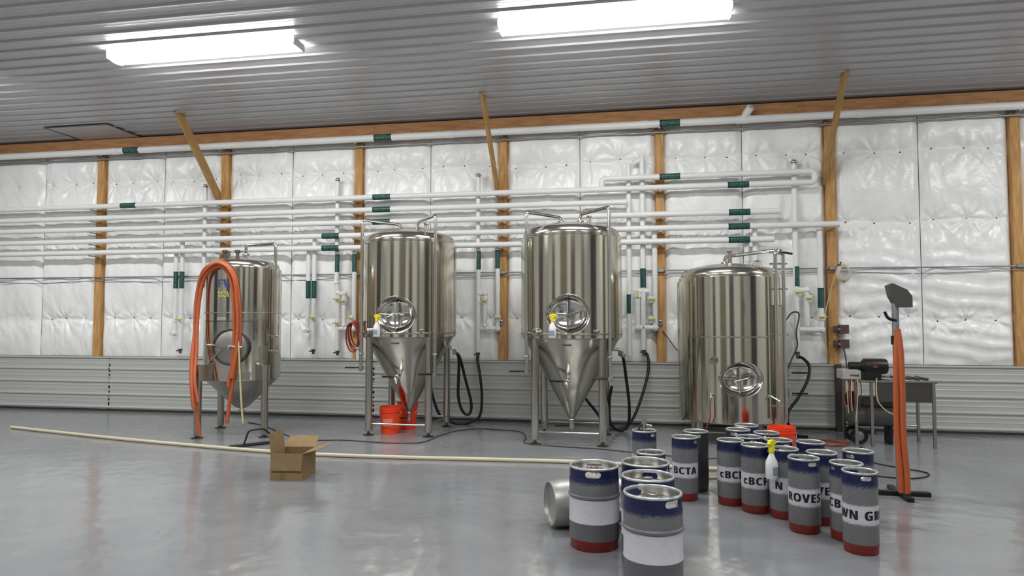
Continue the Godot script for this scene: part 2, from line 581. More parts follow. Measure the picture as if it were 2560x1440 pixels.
# ---------------------------------------------------------------- back wall
func wall_back() -> void:
	var w := structure("wall_back", m_box(Vector3((ROOM_L + ROOM_R) / 2, CEIL / 2, -0.13), Vector3(ROOM_R - ROOM_L + 0.4, CEIL + 0.1, 0.14)), M.plain_wall)
	# wainscot of white ribbed sheet, one sheet high
	var sheet := ribbed(4.92, 0.8850)
	var x := ROOM_L
	while x < ROOM_R:
		var o := part(w, "wainscot_panel", sheet, M.wainscot_sheet)
		o.position = Vector3(x, 0.035, 0.125)
		x += 4.892
	part(w, "wainscot_cap", m_box(Vector3((ROOM_L + ROOM_R) / 2, 0.932, 0.075), Vector3(ROOM_R - ROOM_L, 0.024, 0.15), 0.004), M.wainscot_sheet)
	part(w, "base_shadow_strip", m_box(Vector3((ROOM_L + ROOM_R) / 2, 0.02, 0.06), Vector3(ROOM_R - ROOM_L, 0.04, 0.12)), M.base_shadow)  # dark strip standing in for the shadow line where wall meets floor
	# insulation blankets between posts, two to a bay
	for k in range(-5, 14):
		var x0 := POST0 + BAY / 2 * k
		var left := x0 + (0.065 if k % 2 == 0 else 0.004)
		var right := x0 + BAY / 2 - (0.065 if k % 2 != 0 else 0.004)
		if left < ROOM_L or right > ROOM_R: continue
		blanket(w, left, right, 0.95, 4.565, k)

func blanket(w: Node3D, x0: float, x1: float, y0: float, y1: float, k: int) -> void:
	var rng := RandomNumberGenerator.new(); rng.seed = 900 + k
	var pins := []
	for row in [4.06, 3.02, 1.60]:
		var yy: float = row + rng.randf_range(-0.03, 0.03)
		for j in 3:
			pins.append([Vector2(lerpf(x0, x1, (j + 0.5) / 3.0 + rng.randf_range(-0.05, 0.05)), yy + rng.randf_range(-0.025, 0.025)), rng.randf() * TAU, rng.randi_range(5, 9), rng.randf_range(0.6, 1.2)])
	var far := x1 < -10.4 or x0 > 5.2
	var nx := 20 if far else 56
	var ny := 50 if far else 160
	var fold := 1.0 if k >= 8 else 0.0
	var h := []
	for j in ny + 1:
		var y := lerpf(y0, y1, float(j) / ny)
		var span := 0.0
		var prev := y0
		for b in [1.60, 3.02, 4.06, y1]:
			if y <= b:
				span = sin(PI * clampf((y - prev) / (b - prev), 0, 1)); break
			prev = b
		span = pow(maxf(span, 0.0), 0.65)
		for i in nx + 1:
			var u := float(i) / nx
			var x := lerpf(x0, x1, u)
			var edge := clampf(minf(u, 1.0 - u) / 0.10, 0.0, 1.0)
			edge = edge * (2.0 - edge)
			var z := 0.012 + edge * (0.018 + 0.062 * span)
			var q := noise.get_noise_2d(x * 26 + k * 50, y * 14)
			z += edge * q * 0.032
			z += edge * 0.012 * noise.get_noise_2d(x * 70 + k * 9, y * 26 + 40)
			z += edge * 0.012 * (1.0 - absf(noise.get_noise_2d(x * 40 + 300 + q * 12, y * 22))) - 0.006
			if fold > 0.0 and y < 2.9:
				var f := sin(y * 30.0 + 2.5 * noise.get_noise_2d(x * 9 + 77, y * 8) * 3.0)
				z += edge * 0.010 * pow(absf(f), 0.6) * signf(f) * clampf((2.9 - y) / 0.8, 0, 1)
			for p in pins:
				var dx: float = x - p[0].x
				var dy: float = y - p[0].y
				var d2 := dx * dx + dy * dy
				if d2 < 0.36:
					var d := sqrt(d2)
					var an := atan2(dy, dx)
					var wr: float = sin(an * p[2] + p[1] + d * 3.0)
					z += edge * p[3] * (0.016 * wr * exp(-d / 0.20) * smoothstep(0.0, 0.06, d))
					z -= edge * 0.030 * exp(-d2 / 0.0040)
					if dy < 0.0:
						z += edge * 0.012 * sin(an * (p[2] + 4) + p[1] * 2.0) * exp(-d / 0.33) * smoothstep(0.03, 0.15, d)
			h.append(Vector3(x, y, maxf(z, 0.004)))
	var st := SurfaceTool.new()
	st.begin(Mesh.PRIMITIVE_TRIANGLES)
	var wd := nx + 1
	for j in ny + 1:
		for i in wd:
			var a: Vector3 = h[j * wd + maxi(i - 1, 0)]; var b: Vector3 = h[j * wd + mini(i + 1, nx)]
			var c: Vector3 = h[maxi(j - 1, 0) * wd + i]; var d: Vector3 = h[mini(j + 1, ny) * wd + i]
			st.set_normal((b - a).cross(d - c).normalized())
			st.set_uv(Vector2(float(i) / nx, float(j) / ny))
			st.add_vertex(h[j * wd + i])
	for j in ny:
		for i in nx:
			var a := j * wd + i
			for t in [a, a + wd, a + 1, a + 1, a + wd, a + wd + 1]:
				st.add_index(t)
	var o := part(w, "insulation_blanket", st.commit(), M.insulation_vinyl)
	var f := MB.new()
	for p in pins:
		var zz := 0.0
		var i := clampi(roundi((p[0].x - x0) / (x1 - x0) * nx), 0, nx)
		var j := clampi(roundi((p[0].y - y0) / (y1 - y0) * ny), 0, ny)
		zz = h[j * wd + i].z
		f.x = Transform3D(Basis(Vector3.RIGHT, PI / 2), Vector3(p[0].x, p[0].y, zz))
		f.lathe([Vector2(0.013, 0), Vector2(0.010, 0.006), Vector2(0, 0.007)], 8)
	var fo := part(o, "fasteners", f.mesh(), M.fastener)
	fo.set_meta("kind", "stuff")

func posts_and_braces() -> void:
	var which := {0: "wooden wall post behind the tank with orange hoses", 1: "wooden wall post just left of the taller left tank of the pair", 2: "wooden wall post between the two tall conical tanks", 3: "wooden wall post between the middle conical tank and the short flat tank", 4: "wooden wall post right of the short flat tank, with switch boxes"}
	var bm := {}
	for i in range(-2, 7):
		var x := POST0 + BAY * i
		var bottom := 0.945
		var key := "%.2f" % bottom
		if not bm.has(key):
			bm[key] = m_box(Vector3(0, (bottom + 4.50) / 2, 0.03), Vector3(0.128, 4.50 - bottom, 0.15), 0.004)
		var label: String = which.get(i, "wooden wall post beyond the %s edge of the photograph" % ("left" if i < 0 else "right"))
		if i == -2: label = "outermost wooden wall post at the far left"
		if i == 6: label = "outermost wooden wall post at the far right"
		solo("wall_post", label, "post", bm[key], M.timber, "wooden wall posts", Vector3(x, 0, 0))
	solo("steel_post", "narrow grey steel post standing on the floor under the rightmost wooden post", "post", m_box(Vector3(0, 0.475, 0), Vector3(0.085, 0.95, 0.07), 0.005), M.dark_steel, "", Vector3(2.845, 0, 0.195))
	# header board under the ceiling
	var hd := thing("header_board", "long brown wooden header board along the top of the wall", "beam", Vector3.ZERO)
	part(hd, "board", m_box(Vector3((ROOM_L + ROOM_R) / 2, 4.72, 0.05), Vector3(ROOM_R - ROOM_L, 0.19, 0.18), 0.004), M.timber_flat)
	var kb := MB.new()
	var rng := RandomNumberGenerator.new(); rng.seed = 4
	for i in 46:
		kb.x = Transform3D(Basis(Vector3.RIGHT, PI / 2).scaled_local(Vector3(1, 1, 0.6)), Vector3(rng.randf_range(-11.5, 5.5), rng.randf_range(4.65, 4.79), 0.1395))
		kb.lathe([Vector2(rng.randf_range(0.006, 0.015), 0), Vector2(0.004, 0.0022), Vector2(0, 0.0022)], 8)
	part(hd, "knots", kb.mesh(), M.knot).set_meta("kind", "stuff")
	# knee braces from the posts up to the ceiling
	var lab := ["diagonal wooden knee brace above the tank with orange hoses", "diagonal wooden knee brace above and between the tall tanks", "diagonal wooden knee brace at the right, above the short tank's post"]
	var n := 0
	for i: int in [0, 2, 4]:
		var x := POST0 + BAY * i
		var a := Vector3(x - 0.085, 3.62, 0.06)
		var b := Vector3(x - 0.085 + (0.0 if i != 4 else 0.0), 4.90, 1.27)
		var o := solo("knee_brace", lab[n], "brace", m_box(Vector3(0, 0, 0), Vector3(0.042, 0.165, a.distance_to(b)), 0.003), M.timber_brace, "wooden knee braces")
		o.look_at_from_position((a + b) / 2, b, Vector3.UP)
		n += 1

func hatch() -> void:
	# corner of an access hatch in the ceiling at the far left
	var t := thing("ceiling_hatch", "dark-framed access hatch in the ceiling at the far left", "hatch", Vector3(-8.58, CEIL - 0.018, 0.02))
	for q in [[Vector3(-0.6, 0, 0), Vector3(1.2, 0.012, 0.03)], [Vector3(-0.6, 0, 0.9), Vector3(1.2, 0.012, 0.03)], [Vector3(0, 0, 0.45), Vector3(0.03, 0.012, 0.93)], [Vector3(-1.2, 0, 0.45), Vector3(0.03, 0.012, 0.93)]]:
		part(t, "frame_bar", m_box(q[0], q[1], 0.002), M.dark_steel)
	part(t, "panel", m_box(Vector3(-0.6, 0.004, 0.45), Vector3(1.16, 0.006, 0.86)), M.ceiling_sheet)

# ---------------------------------------------------------------- pipework on the wall
func sleeve(r: float, len: float) -> ArrayMesh:
	return m_lathe([Vector2(r, -len / 2), Vector2(r + 0.003, -len / 2 + 0.001), Vector2(r + 0.003, len / 2 - 0.001), Vector2(r, len / 2)], 18)

func collar(r: float, len: float) -> ArrayMesh:
	return m_lathe([Vector2(r * 0.9, -len / 2), Vector2(r, -len / 2), Vector2(r, len / 2), Vector2(r * 0.9, len / 2)], 16)

const PZ := 0.30
const VZ := 0.20

func h_pipe(label: String, y: float, x0: float, x1: float, r: float, bands: Array, group := "horizontal white pipe runs on the wall", path := [], z := PZ) -> Node3D:
	var t := thing("wall_pipe", label, "pipe", Vector3(x0, y, z), 0, group)
	var o := Vector3(x0, y, z)
	var p := [Vector3.ZERO, Vector3(x1 - x0, 0, 0)]
	if path.size():
		p = []
		for q in path: p.append(q - o)
		p = bent(p, r * 1.6)
	part(t, "pipe", m_tube(p, r, 18), M.pvc)
	for bx in bands:
		part(t, "label_band", sleeve(r, 0.30), M.green_label, Vector3(bx - x0, 0, 0), Vector3(PI / 2, 0, PI / 2))
	# couplings
	var cx := x0 + 1.9
	while cx < x1 - 0.3:
		part(t, "coupling", collar(r * 1.10, 0.11), M.pvc, Vector3(cx - x0, 0, 0), Vector3(0, 0, PI / 2))
		cx += 3.05
	for i in range(-2, 7):
		var px := POST0 + BAY * i
		if px > x0 + 0.05 and px < x1 - 0.05:
			var hb := MB.new()
			hb.box(Vector3(px - x0, -r - 0.008, (0.105 - z) / 2 + 0.01), Vector3(0.03, 0.016, z - 0.105 + 0.02), 0.002)
			part(t, "hanger", hb.mesh(), M.galvanized)
	return t

func drop(label: String, segs: Array, bands: Array, handles: Array, vents: Array, ends: Array, r := 0.036) -> Node3D:
	# segs: lists of (x, y) points at depth VZ; bands: (x, y); handles: [x, y, upright]; vents: (x, y); ends: (x, y)
	var o := Vector3(segs[0][0].x, segs[0][segs[0].size() - 1].y, VZ)
	var t := thing("drop_pipe", label, "pipe", o, 0, "vertical white drop pipes on the wall")
	for s in segs:
		var p := []
		for q in s: p.append(Vector3(q.x, q.y, VZ + (q.z if q is Vector3 else 0.0)) - o)
		part(t, "pipe", m_tube(bent(p, r * 1.5), r, 14), M.pvc)
		for i in range(1, p.size() - 1):
			part(t, "elbow", m_ball(r * 1.32), M.pvc, p[i])
	for b in bands:
		part(t, "label_band", sleeve(r, 0.29), M.green_label, Vector3(b.x, b.y, VZ) - o)
	for hnd in handles:
		var at := Vector3(hnd[0], hnd[1], VZ) - o
		var v := part(t, "valve", collar(r * 1.35, 0.10), M.pvc, at)
		var hb := MB.new()
		if hnd[2]:
			hb.box(Vector3(0, 0, 0.075), Vector3(0.022, 0.11, 0.014), 0.004)
		else:
			hb.box(Vector3(0.0, 0, 0.075), Vector3(0.12, 0.022, 0.014), 0.004)
		hb.box(Vector3(0, 0, 0.055), Vector3(0.02, 0.02, 0.04), 0.003)
		part(v, "handle", hb.mesh(), M.ochre_handle)
	for vt in vents:
		var vb := MB.new()
		vb.ball(Vector3(0, 0.035, 0), Vector3(0.042, 0.036, 0.042))
		vb.lathe([Vector2(0.03, -0.01), Vector2(0.03, 0.01)], 12)
		vb.box(Vector3(0, 0.035, 0), Vector3(0.12, 0.012, 0.012), 0.002)
		part(t, "air_vent", vb.mesh(), M.dull_steel, Vector3(vt.x, vt.y, VZ) - o)
	for en in ends:
		var eb := MB.new()
		eb.lathe([Vector2(0, -0.06), Vector2(0.022, -0.06), Vector2(0.022, -0.02), Vector2(0.034, -0.02), Vector2(0.034, 0.03), Vector2(0, 0.03)], 12)
		eb.box(Vector3(-0.025, -0.015, 0.03), Vector3(0.07, 0.02, 0.012), 0.003)
		part(t, "hose_fitting", eb.mesh(), M.dark_steel, Vector3(en.x, en.y, VZ) - o)
	return t

func m_ball(r: float) -> ArrayMesh:
	var b := MB.new(); b.ball(Vector3.ZERO, Vector3.ONE * r); return b.mesh()

func V(x: float, y: float) -> Vector2:
	return Vector2(x, y)

func pipes() -> void:
	var L := ROOM_L + 0.05
	var head := h_pipe("thick white pipe hung just under the wooden header board", 4.56, L, ROOM_R - 0.05, 0.056, [-8.67, -4.03, 0.53], "horizontal white pipe runs on the wall", [], 0.24)
	part(head, "branch_elbow", m_tube(bent([Vector3(1.61 - L, 0, 0), Vector3(1.63 - L, 0.07, 0.04), Vector3(1.69 - L, 0.15, 0.12)], 0.05), 0.058, 16), M.pvc)
	part(head, "branch_tee", collar(0.064, 0.2), M.pvc, Vector3(1.60 - L, 0, 0), Vector3(0, 0, PI / 2))
	h_pipe("topmost of the long white pipes, ending in a return bend at the right", 3.575, L, 2.56, 0.044, [-8.65, -4.02, 1.50], "horizontal white pipe runs on the wall", [Vector3(L, 3.575, PZ), Vector3(2.56, 3.575, PZ), Vector3(2.56, 3.735, PZ), Vector3(-0.49, 3.735, PZ), Vector3(-0.49, 3.60, PZ)])
	var t1 := get_child(get_child_count() - 1)
	part(t1, "label_band", sleeve(0.044, 0.30), M.green_label, Vector3(0.52 - L, 0.16, 0), Vector3(PI / 2, 0, PI / 2))
	h_pipe("second long white pipe, ending above the middle tank's right shoulder", 3.37, L, -0.12, 0.044, [-4.02])
	h_pipe("third long white pipe, passing behind the tall tanks' top pipes", 3.17, L, 2.08, 0.044, [-4.02, 1.51])
	h_pipe("fourth long white pipe, ending beside the rightmost post", 2.96, L, 2.88, 0.044, [-4.89, 1.50])
	h_pipe("lowest long white pipe, running just above the short tank", 2.762, L, 1.99, 0.044, [-4.89, 1.50])
	# drops
	drop("white drop pipe at far left ending in a small ball elbow", [[V(-7.78, 2.80), V(-7.78, 1.36), Vector3(-7.78, 1.34, 0.10)]], [V(-7.78, 2.275)], [], [], [])
	drop("white drop pipe at far left with a yellow valve and dark hose fitting", [[V(-7.665, 2.98), V(-7.665, 1.10)]], [V(-7.665, 2.275)], [[-7.665, 1.60, false]], [], [V(-7.665, 1.08)])
	drop("white riser pipe with a vent ball, left of the tank with orange hoses", [[V(-7.25, 3.84), V(-7.25, 1.10)]], [V(-7.24, 2.29)], [], [V(-7.25, 3.85)], [])
	drop("white drop pipe right of the orange-hose tank ending in a ball elbow", [[V(-5.33, 2.80), V(-5.33, 1.42), Vector3(-5.33, 1.40, 0.10)]], [V(-5.33, 2.09)], [], [], [])
	drop("white drop pipe right of the orange-hose tank with a yellow valve handle", [[V(-5.225, 2.98), V(-5.225, 1.11)]], [V(-5.225, 2.09)], [[-5.225, 1.63, false]], [], [V(-5.225, 1.09)])
	drop("white riser with vent ball and looped valve manifold, left of the tall tank", [[V(-4.83, 3.86), V(-4.83, 2.20), V(-4.80, 2.03), V(-4.80, 1.09)], [V(-4.80, 2.02), V(-4.69, 2.02), V(-4.69, 1.50), V(-4.69, 1.445)], [V(-4.80, 1.445), V(-4.52, 1.445), V(-4.52, 2.70)]], [V(-4.825, 2.52), V(-4.52, 2.52)], [[-4.80, 1.93, false], [-4.69, 1.90, false], [-4.80, 1.54, false], [-4.55, 1.62, false]], [V(-4.83, 3.87)], [V(-4.80, 1.07)])
	drop("white riser with vent ball and looped manifold between the tall tanks", [[V(-2.445, 3.84), V(-2.445, 1.08)], [V(-2.445, 2.0), V(-2.335, 2.0), V(-2.335, 1.50), V(-2.335, 1.45)], [V(-2.40, 1.45), V(-2.13, 1.45), V(-2.13, 2.80)]], [V(-2.44, 2.53), V(-2.13, 2.54)], [[-2.335, 1.89, false], [-2.13, 1.62, false]], [V(-2.445, 3.85)], [V(-2.445, 1.06)])
	drop("white drop pipe with a low green label, right of the middle tank", [[V(-0.09, 3.98), V(-0.09, 1.05)]], [V(-0.095, 1.83)], [], [], [])
	drop("white drop pipe with valve manifold and hose end, right of the middle tank", [[V(0.115, 4.10), V(0.115, 1.14)], [V(0.03, 2.02), V(0.20, 2.02)], [V(0.03, 2.02), V(0.03, 1.47), V(0.29, 1.47), V(0.29, 3.0)], [V(-0.02, 3.98), V(0.115, 4.04)]], [V(0.115, 2.22)], [[0.03, 1.98, true], [0.23, 1.90, false], [0.23, 1.60, false]], [], [V(0.115, 1.12)], 0.04)
	drop("white riser pipe with vent ball and manifold, right of the short tank", [[V(2.30, 3.86), V(2.30, 1.13)], [V(2.32, 2.02), V(2.44, 2.02), V(2.44, 1.50)], [V(2.33, 1.445), V(2.635, 1.445), V(2.635, 2.90)]], [V(2.305, 2.22), V(2.635, 1.905)], [[2.32, 1.99, false], [2.47, 1.90, false], [2.635, 1.63, false]], [V(2.30, 3.87)], [V(2.30, 1.11)], 0.04)
	drop("short pair of capped white stubs above the short tank", [[V(1.62, 2.75), V(1.62, 2.45)], [V(1.74, 2.96), V(1.74, 2.45)]], [], [], [], [])
	# thin conduit, a sagging strand shaped as its shadow, boxes on the posts
	var c := thing("conduit", "thin grey conduit running level along the wall at mid height", "conduit", Vector3(L, 2.345, 0.135))
	part(c, "conduit_run", m_tube([Vector3.ZERO, Vector3(ROOM_R - 0.1 - L, -0.01, 0)], 0.011, 8), M.galvanized)
	for i in range(0, 6):
		part(c, "junction_box", m_box(Vector3(POST0 + BAY * i - L, -0.005, -0.005), Vector3(0.09, 0.055, 0.05), 0.006), M.galvanized)
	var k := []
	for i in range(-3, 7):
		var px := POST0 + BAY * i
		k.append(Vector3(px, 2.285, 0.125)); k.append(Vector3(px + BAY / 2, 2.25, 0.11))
	solo("wall_line", "thin grey strand standing for the shadow line of the conduit, sagging from post to post", "cable", m_tube(smooth(k, 5), 0.006, 6), M.galvanized)  # grey strand put where the conduit throws its shadow
	solo("top_conduit", "thin dark grey conduit under the thick top pipe", "conduit", m_tube([Vector3(L, 4.455, 0.14), Vector3(ROOM_R - 0.05, 4.455, 0.14)], 0.016, 8), M.galvanized)
	# cable reel on the right post, its yellow cord, switch boxes
	var reel := thing("cable_coil", "round coil of pale cable hung beside the rightmost post", "coil", Vector3(2.945, 2.26, 0.20))
	for j in 5:
		var ring := []
		for a in 25:
			ring.append(Vector3(cos(TAU * a / 24) * (0.09 - 0.006 * j), sin(TAU * a / 24) * (0.13 - 0.008 * j), 0.012 * j))
		part(reel, "loop", m_tube(ring, 0.009, 6), M.tan_hose)
	part(reel, "hook", m_tube([Vector3(-0.06, 0.12, -0.05), Vector3(-0.06, 0.12, 0.07), Vector3(-0.05, 0.16, 0.08)], 0.01, 6), M.brown_box)
	solo("hanging_cord", "thin yellowish cord hanging down across the rightmost post", "cord", m_tube(smooth([Vector3(2.86, 2.30, 0.17), Vector3(2.78, 2.02, 0.165), Vector3(2.70, 1.72, 0.20), Vector3(2.69, 1.45, 0.18), Vector3(2.70, 1.1, 0.17)]), 0.007, 6), M.rope)
	for q in [["upper brown electrical switch box on the rightmost post", 1.455], ["lower brown electrical switch box on the rightmost post", 1.245]]:
		var sb := thing("switch_box", q[0], "switch box", Vector3(2.93, q[1], 0.19), 0, "switch boxes on the post")
		part(sb, "box", m_box(Vector3(0, 0, 0), Vector3(0.13, 0.125, 0.10), 0.006), M.brown_box)
		part(sb, "cover", m_box(Vector3(-0.10, 0, 0.0), Vector3(0.07, 0.10, 0.05), 0.006), M.brown_box)
		part(sb, "switch", m_box(Vector3(-0.07, 0, 0.055), Vector3(0.035, 0.035, 0.02), 0.004), M.dull_steel)
	solo("wall_line", "short dark cable slanting from the fourth post behind the short tank", "cable", m_tube(smooth([Vector3(0.40, 1.42, 0.12), Vector3(0.46, 1.34, 0.16), Vector3(0.60, 1.14, 0.28), Vector3(0.72, 1.02, 0.42)]), 0.008, 6), M.cable_dark)
	for q in [["small chrome outlet on the post between the tall tanks", POST0 + BAY * 2], ["small chrome outlet on the post left of the short tank", POST0 + BAY * 3]]:
		var ou := thing("post_outlet", q[0], "outlet", Vector3(q[1] - 0.01, 1.555, 0.105), 0, "chrome outlets on the posts")
		part(ou, "plate", m_box(Vector3(0, 0, 0.004), Vector3(0.07, 0.10, 0.008), 0.003), M.galvanized)
		var nb := MB.new()
		nb.ball(Vector3(0, 0.02, 0.03), Vector3.ONE * 0.026)
		nb.tube([Vector3(0, -0.02, 0.01), Vector3(0, -0.03, 0.05)], 0.014, 8)
		part(ou, "spout", nb.mesh(), M.polished_steel)
	solo("power_cord", "dark power cord dropping from the switch boxes", "cord", m_tube(smooth([Vector3(2.93, 1.18, 0.2), Vector3(2.95, 1.0, 0.22), Vector3(2.95, 0.75, 0.25)]), 0.009, 6), M.cable_dark)

# ---------------------------------------------------------------- tanks
func arc(c: Vector2, r: float, a0: float, a1: float, n := 6) -> Array:
	var o := []
	for i in n + 1:
		var a := deg_to_rad(lerpf(a0, a1, float(i) / n))
		o.append(c + Vector2(cos(a), sin(a)) * r)
	return o

func dome_profile(r: float, y: float, rise: float) -> Array:
	# knuckle then shallow crown
	var k := 0.11
	var p := arc(Vector2(r - k, y), k, 0, 62, 8)
	var e: Vector2 = p[p.size() - 1]
	var top := y + rise
	for i in range(1, 11):
		var t := i / 10.0
		var rr := e.x * (1.0 - t)
		p.append(Vector2(maxf(rr, 0.0), top - (top - e.y) * pow(1.0 - t, 1.9)))
	return p

# shell of a tank with an oval opening cut in its front (towards +z)
func pierced(r: float, y0: float, y1: float, hole: Vector2, w: float, h: float) -> ArrayMesh:
	var b := MB.new()
	var seg := 200
	var rows := int((y1 - y0) / 0.022)
	for j in rows:
		var ya := lerpf(y0, y1, float(j) / rows)
		var yb := lerpf(y0, y1, float(j + 1) / rows)
		var near := yb > hole.y - h and ya < hole.y + h
		for k in seg:
			var ta := TAU * k / seg
			var tb := TAU * (k + 1) / seg
			if near and cos(ta) > 0.5:
				var mx := sin((ta + tb) / 2) * r - hole.x
				var my := (ya + yb) / 2 - hole.y
				if mx * mx / (w * w) + my * my / (h * h) < 1.0: continue
			var na := Vector3(sin(ta), 0, cos(ta)); var nb := Vector3(sin(tb), 0, cos(tb))
			var A := na * r + Vector3.UP * ya; var B := nb * r + Vector3.UP * ya
			var Cc := nb * r + Vector3.UP * yb; var D := na * r + Vector3.UP * yb
			var ua := float(k) / seg; var ub := float(k + 1) / seg
			var va := 1.0 - float(j) / rows; var vb := 1.0 - float(j + 1) / rows
			b.tri(A, B, Cc, na, nb, nb, Vector2(ua, va), Vector2(ub, va), Vector2(ub, vb))
			b.tri(A, Cc, D, na, nb, na, Vector2(ua, va), Vector2(ub, vb), Vector2(ua, vb))
	return b.mesh()

# rings of [rho, offset, follow]: an oval dish let into a cylinder of radius r; follow = 1 hugs the shell
func oval_dish(r: float, w: float, h: float, rings: Array) -> ArrayMesh:
	var b := MB.new()
	var seg := 56
	var at := func(i: int, k: int) -> Vector3:
		var q: Array = rings[i]
		var a := TAU * k / seg
		var x: float = q[0] * w * cos(a)
		return Vector3(x, q[0] * h * sin(a), (sqrt(r * r - x * x) - r) * q[2] + q[1])
	var nrm := func(i: int, k: int) -> Vector3:
		var i0 := maxi(i - 1, 0); var i1 := mini(i + 1, rings.size() - 1)
		var du: Vector3 = at.call(i, k + 1) - at.call(i, k - 1)
		var dv: Vector3 = at.call(i0, k) - at.call(i1, k)
		if du.length() < 1e-6: return Vector3(0, 0, 1)
		var n := du.cross(dv).normalized()
		return n if n.z >= 0 else -n
	for i in rings.size() - 1:
		for k in seg:
			b.tri(at.call(i, k), at.call(i, k + 1), at.call(i + 1, k + 1), nrm.call(i, k), nrm.call(i, k + 1), nrm.call(i + 1, k + 1))
			if rings[i + 1][0] > 0.0:
				b.tri(at.call(i, k), at.call(i + 1, k + 1), at.call(i + 1, k), nrm.call(i, k), nrm.call(i + 1, k + 1), nrm.call(i + 1, k))
	return b.mesh()

func manway(t: Node3D, at: Vector3, r: float, w: float, h: float, label: String) -> Node3D:
	# oval steel manway set back in the shell: dished neck, lip, hollow door, cross arms and a hand screw
	var ho := Node3D.new()
	ho.name = "manway"
	t.add_child(ho, true)
	ho.position = at
	ho.set_meta("label", label)
	part(ho, "neck", oval_dish(r, w, h, [[1.06, -0.002, 1.0], [1.055, 0.003, 1.0], [1.03, 0.003, 1.0], [1.0, -0.004, 0.98], [0.96, -0.020, 0.92], [0.91, -0.046, 0.7], [0.85, -0.074, 0.35], [0.80, -0.090, 0.0], [0.76, -0.092, 0.0]]), M.neck_steel)
	var lip := []
	for a in 41: lip.append(Vector3(cos(TAU * a / 40) * w * 0.80, sin(TAU * a / 40) * h * 0.72, -0.084))
	part(ho, "door_lip", m_tube(lip, 0.009, 8), M.polished_steel)
	part(ho, "door", oval_dish(r, w, h, [[0.76, -0.086, 0.0], [0.70, -0.094, 0.0], [0.55, -0.108, 0.0], [0.35, -0.118, 0.0], [0.18, -0.122, 0.0], [0.0, -0.124, 0.0]]), M.polished_steel)
	var b := MB.new()
	b.tube(bent([Vector3(-0.005, h * 0.80, -0.075), Vector3(-0.005, h * 0.66, -0.045), Vector3(-0.005, 0.0, -0.03), Vector3(-0.005, -h * 0.66, -0.045), Vector3(-0.005, -h * 0.80, -0.075)], 0.03), 0.012, 10)
	part(ho, "yoke", b.mesh(), M.dull_steel)
	b = MB.new()
	b.tube([Vector3(-w * 0.85, 0.012, -0.045), Vector3(w * 0.1, 0.0, -0.03)], 0.009, 8)
	b.tube([Vector3(0, 0, -0.12), Vector3(0, 0, 0.03)], 0.014, 10)
	b.tube([Vector3(-0.085, -0.025, 0.02), Vector3(0.085, 0.025, 0.02)], 0.007, 8)
	b.ball(Vector3(-0.085, -0.025, 0.02), Vector3.ONE * 0.011, 8)
	b.ball(Vector3(0.085, 0.025, 0.02), Vector3.ONE * 0.011, 8)
	part(ho, "hand_screw", b.mesh(), M.polished_steel)
	return ho

func valve(t: Node3D, at: Vector3, dir: Vector3, handle: Vector3) -> Node3D:
	# butterfly valve: ferrules either side of a disc body, long black lever
	var y := dir.normalized()
	var xx := handle.normalized()
	xx = (xx - y * xx.dot(y)).normalized()
	var vv := Node3D.new()
	vv.name = "valve"
	t.add_child(vv, true)
	vv.transform = Transform3D(Basis(xx, y, xx.cross(y)), at)
	part(vv, "body", m_lathe([Vector2(0, -0.05), Vector2(0.02, -0.05), Vector2(0.02, -0.03), Vector2(0.038, -0.025), Vector2(0.038, 0.025), Vector2(0.02, 0.03), Vector2(0.02, 0.05), Vector2(0, 0.05)], 16), M.polished_steel)
	var hb := MB.new()
	hb.box(Vector3(0.06, 0, 0), Vector3(0.06, 0.018, 0.018), 0.004)
	hb.box(Vector3(0.15, 0, 0), Vector3(0.15, 0.022, 0.026), 0.007)
	part(vv, "lever", hb.mesh(), M.black_plastic)
	return vv

func clamp_ring(t: Node3D, at: Vector3, r := 0.034, h := 0.024) -> void:
	part(t, "clamp", m_lathe([Vector2(0, -h / 2), Vector2(r, -h / 2), Vector2(r * 1.12, 0), Vector2(r, h / 2), Vector2(0, h / 2)], 14), M.dull_steel, at)

func foot() -> ArrayMesh:
	return m_lathe([Vector2(0, 0), Vector2(0.075, 0), Vector2(0.075, 0.010), Vector2(0.03, 0.022), Vector2(0.018, 0.026), Vector2(0.018, 0.08), Vector2(0, 0.08)], 16)

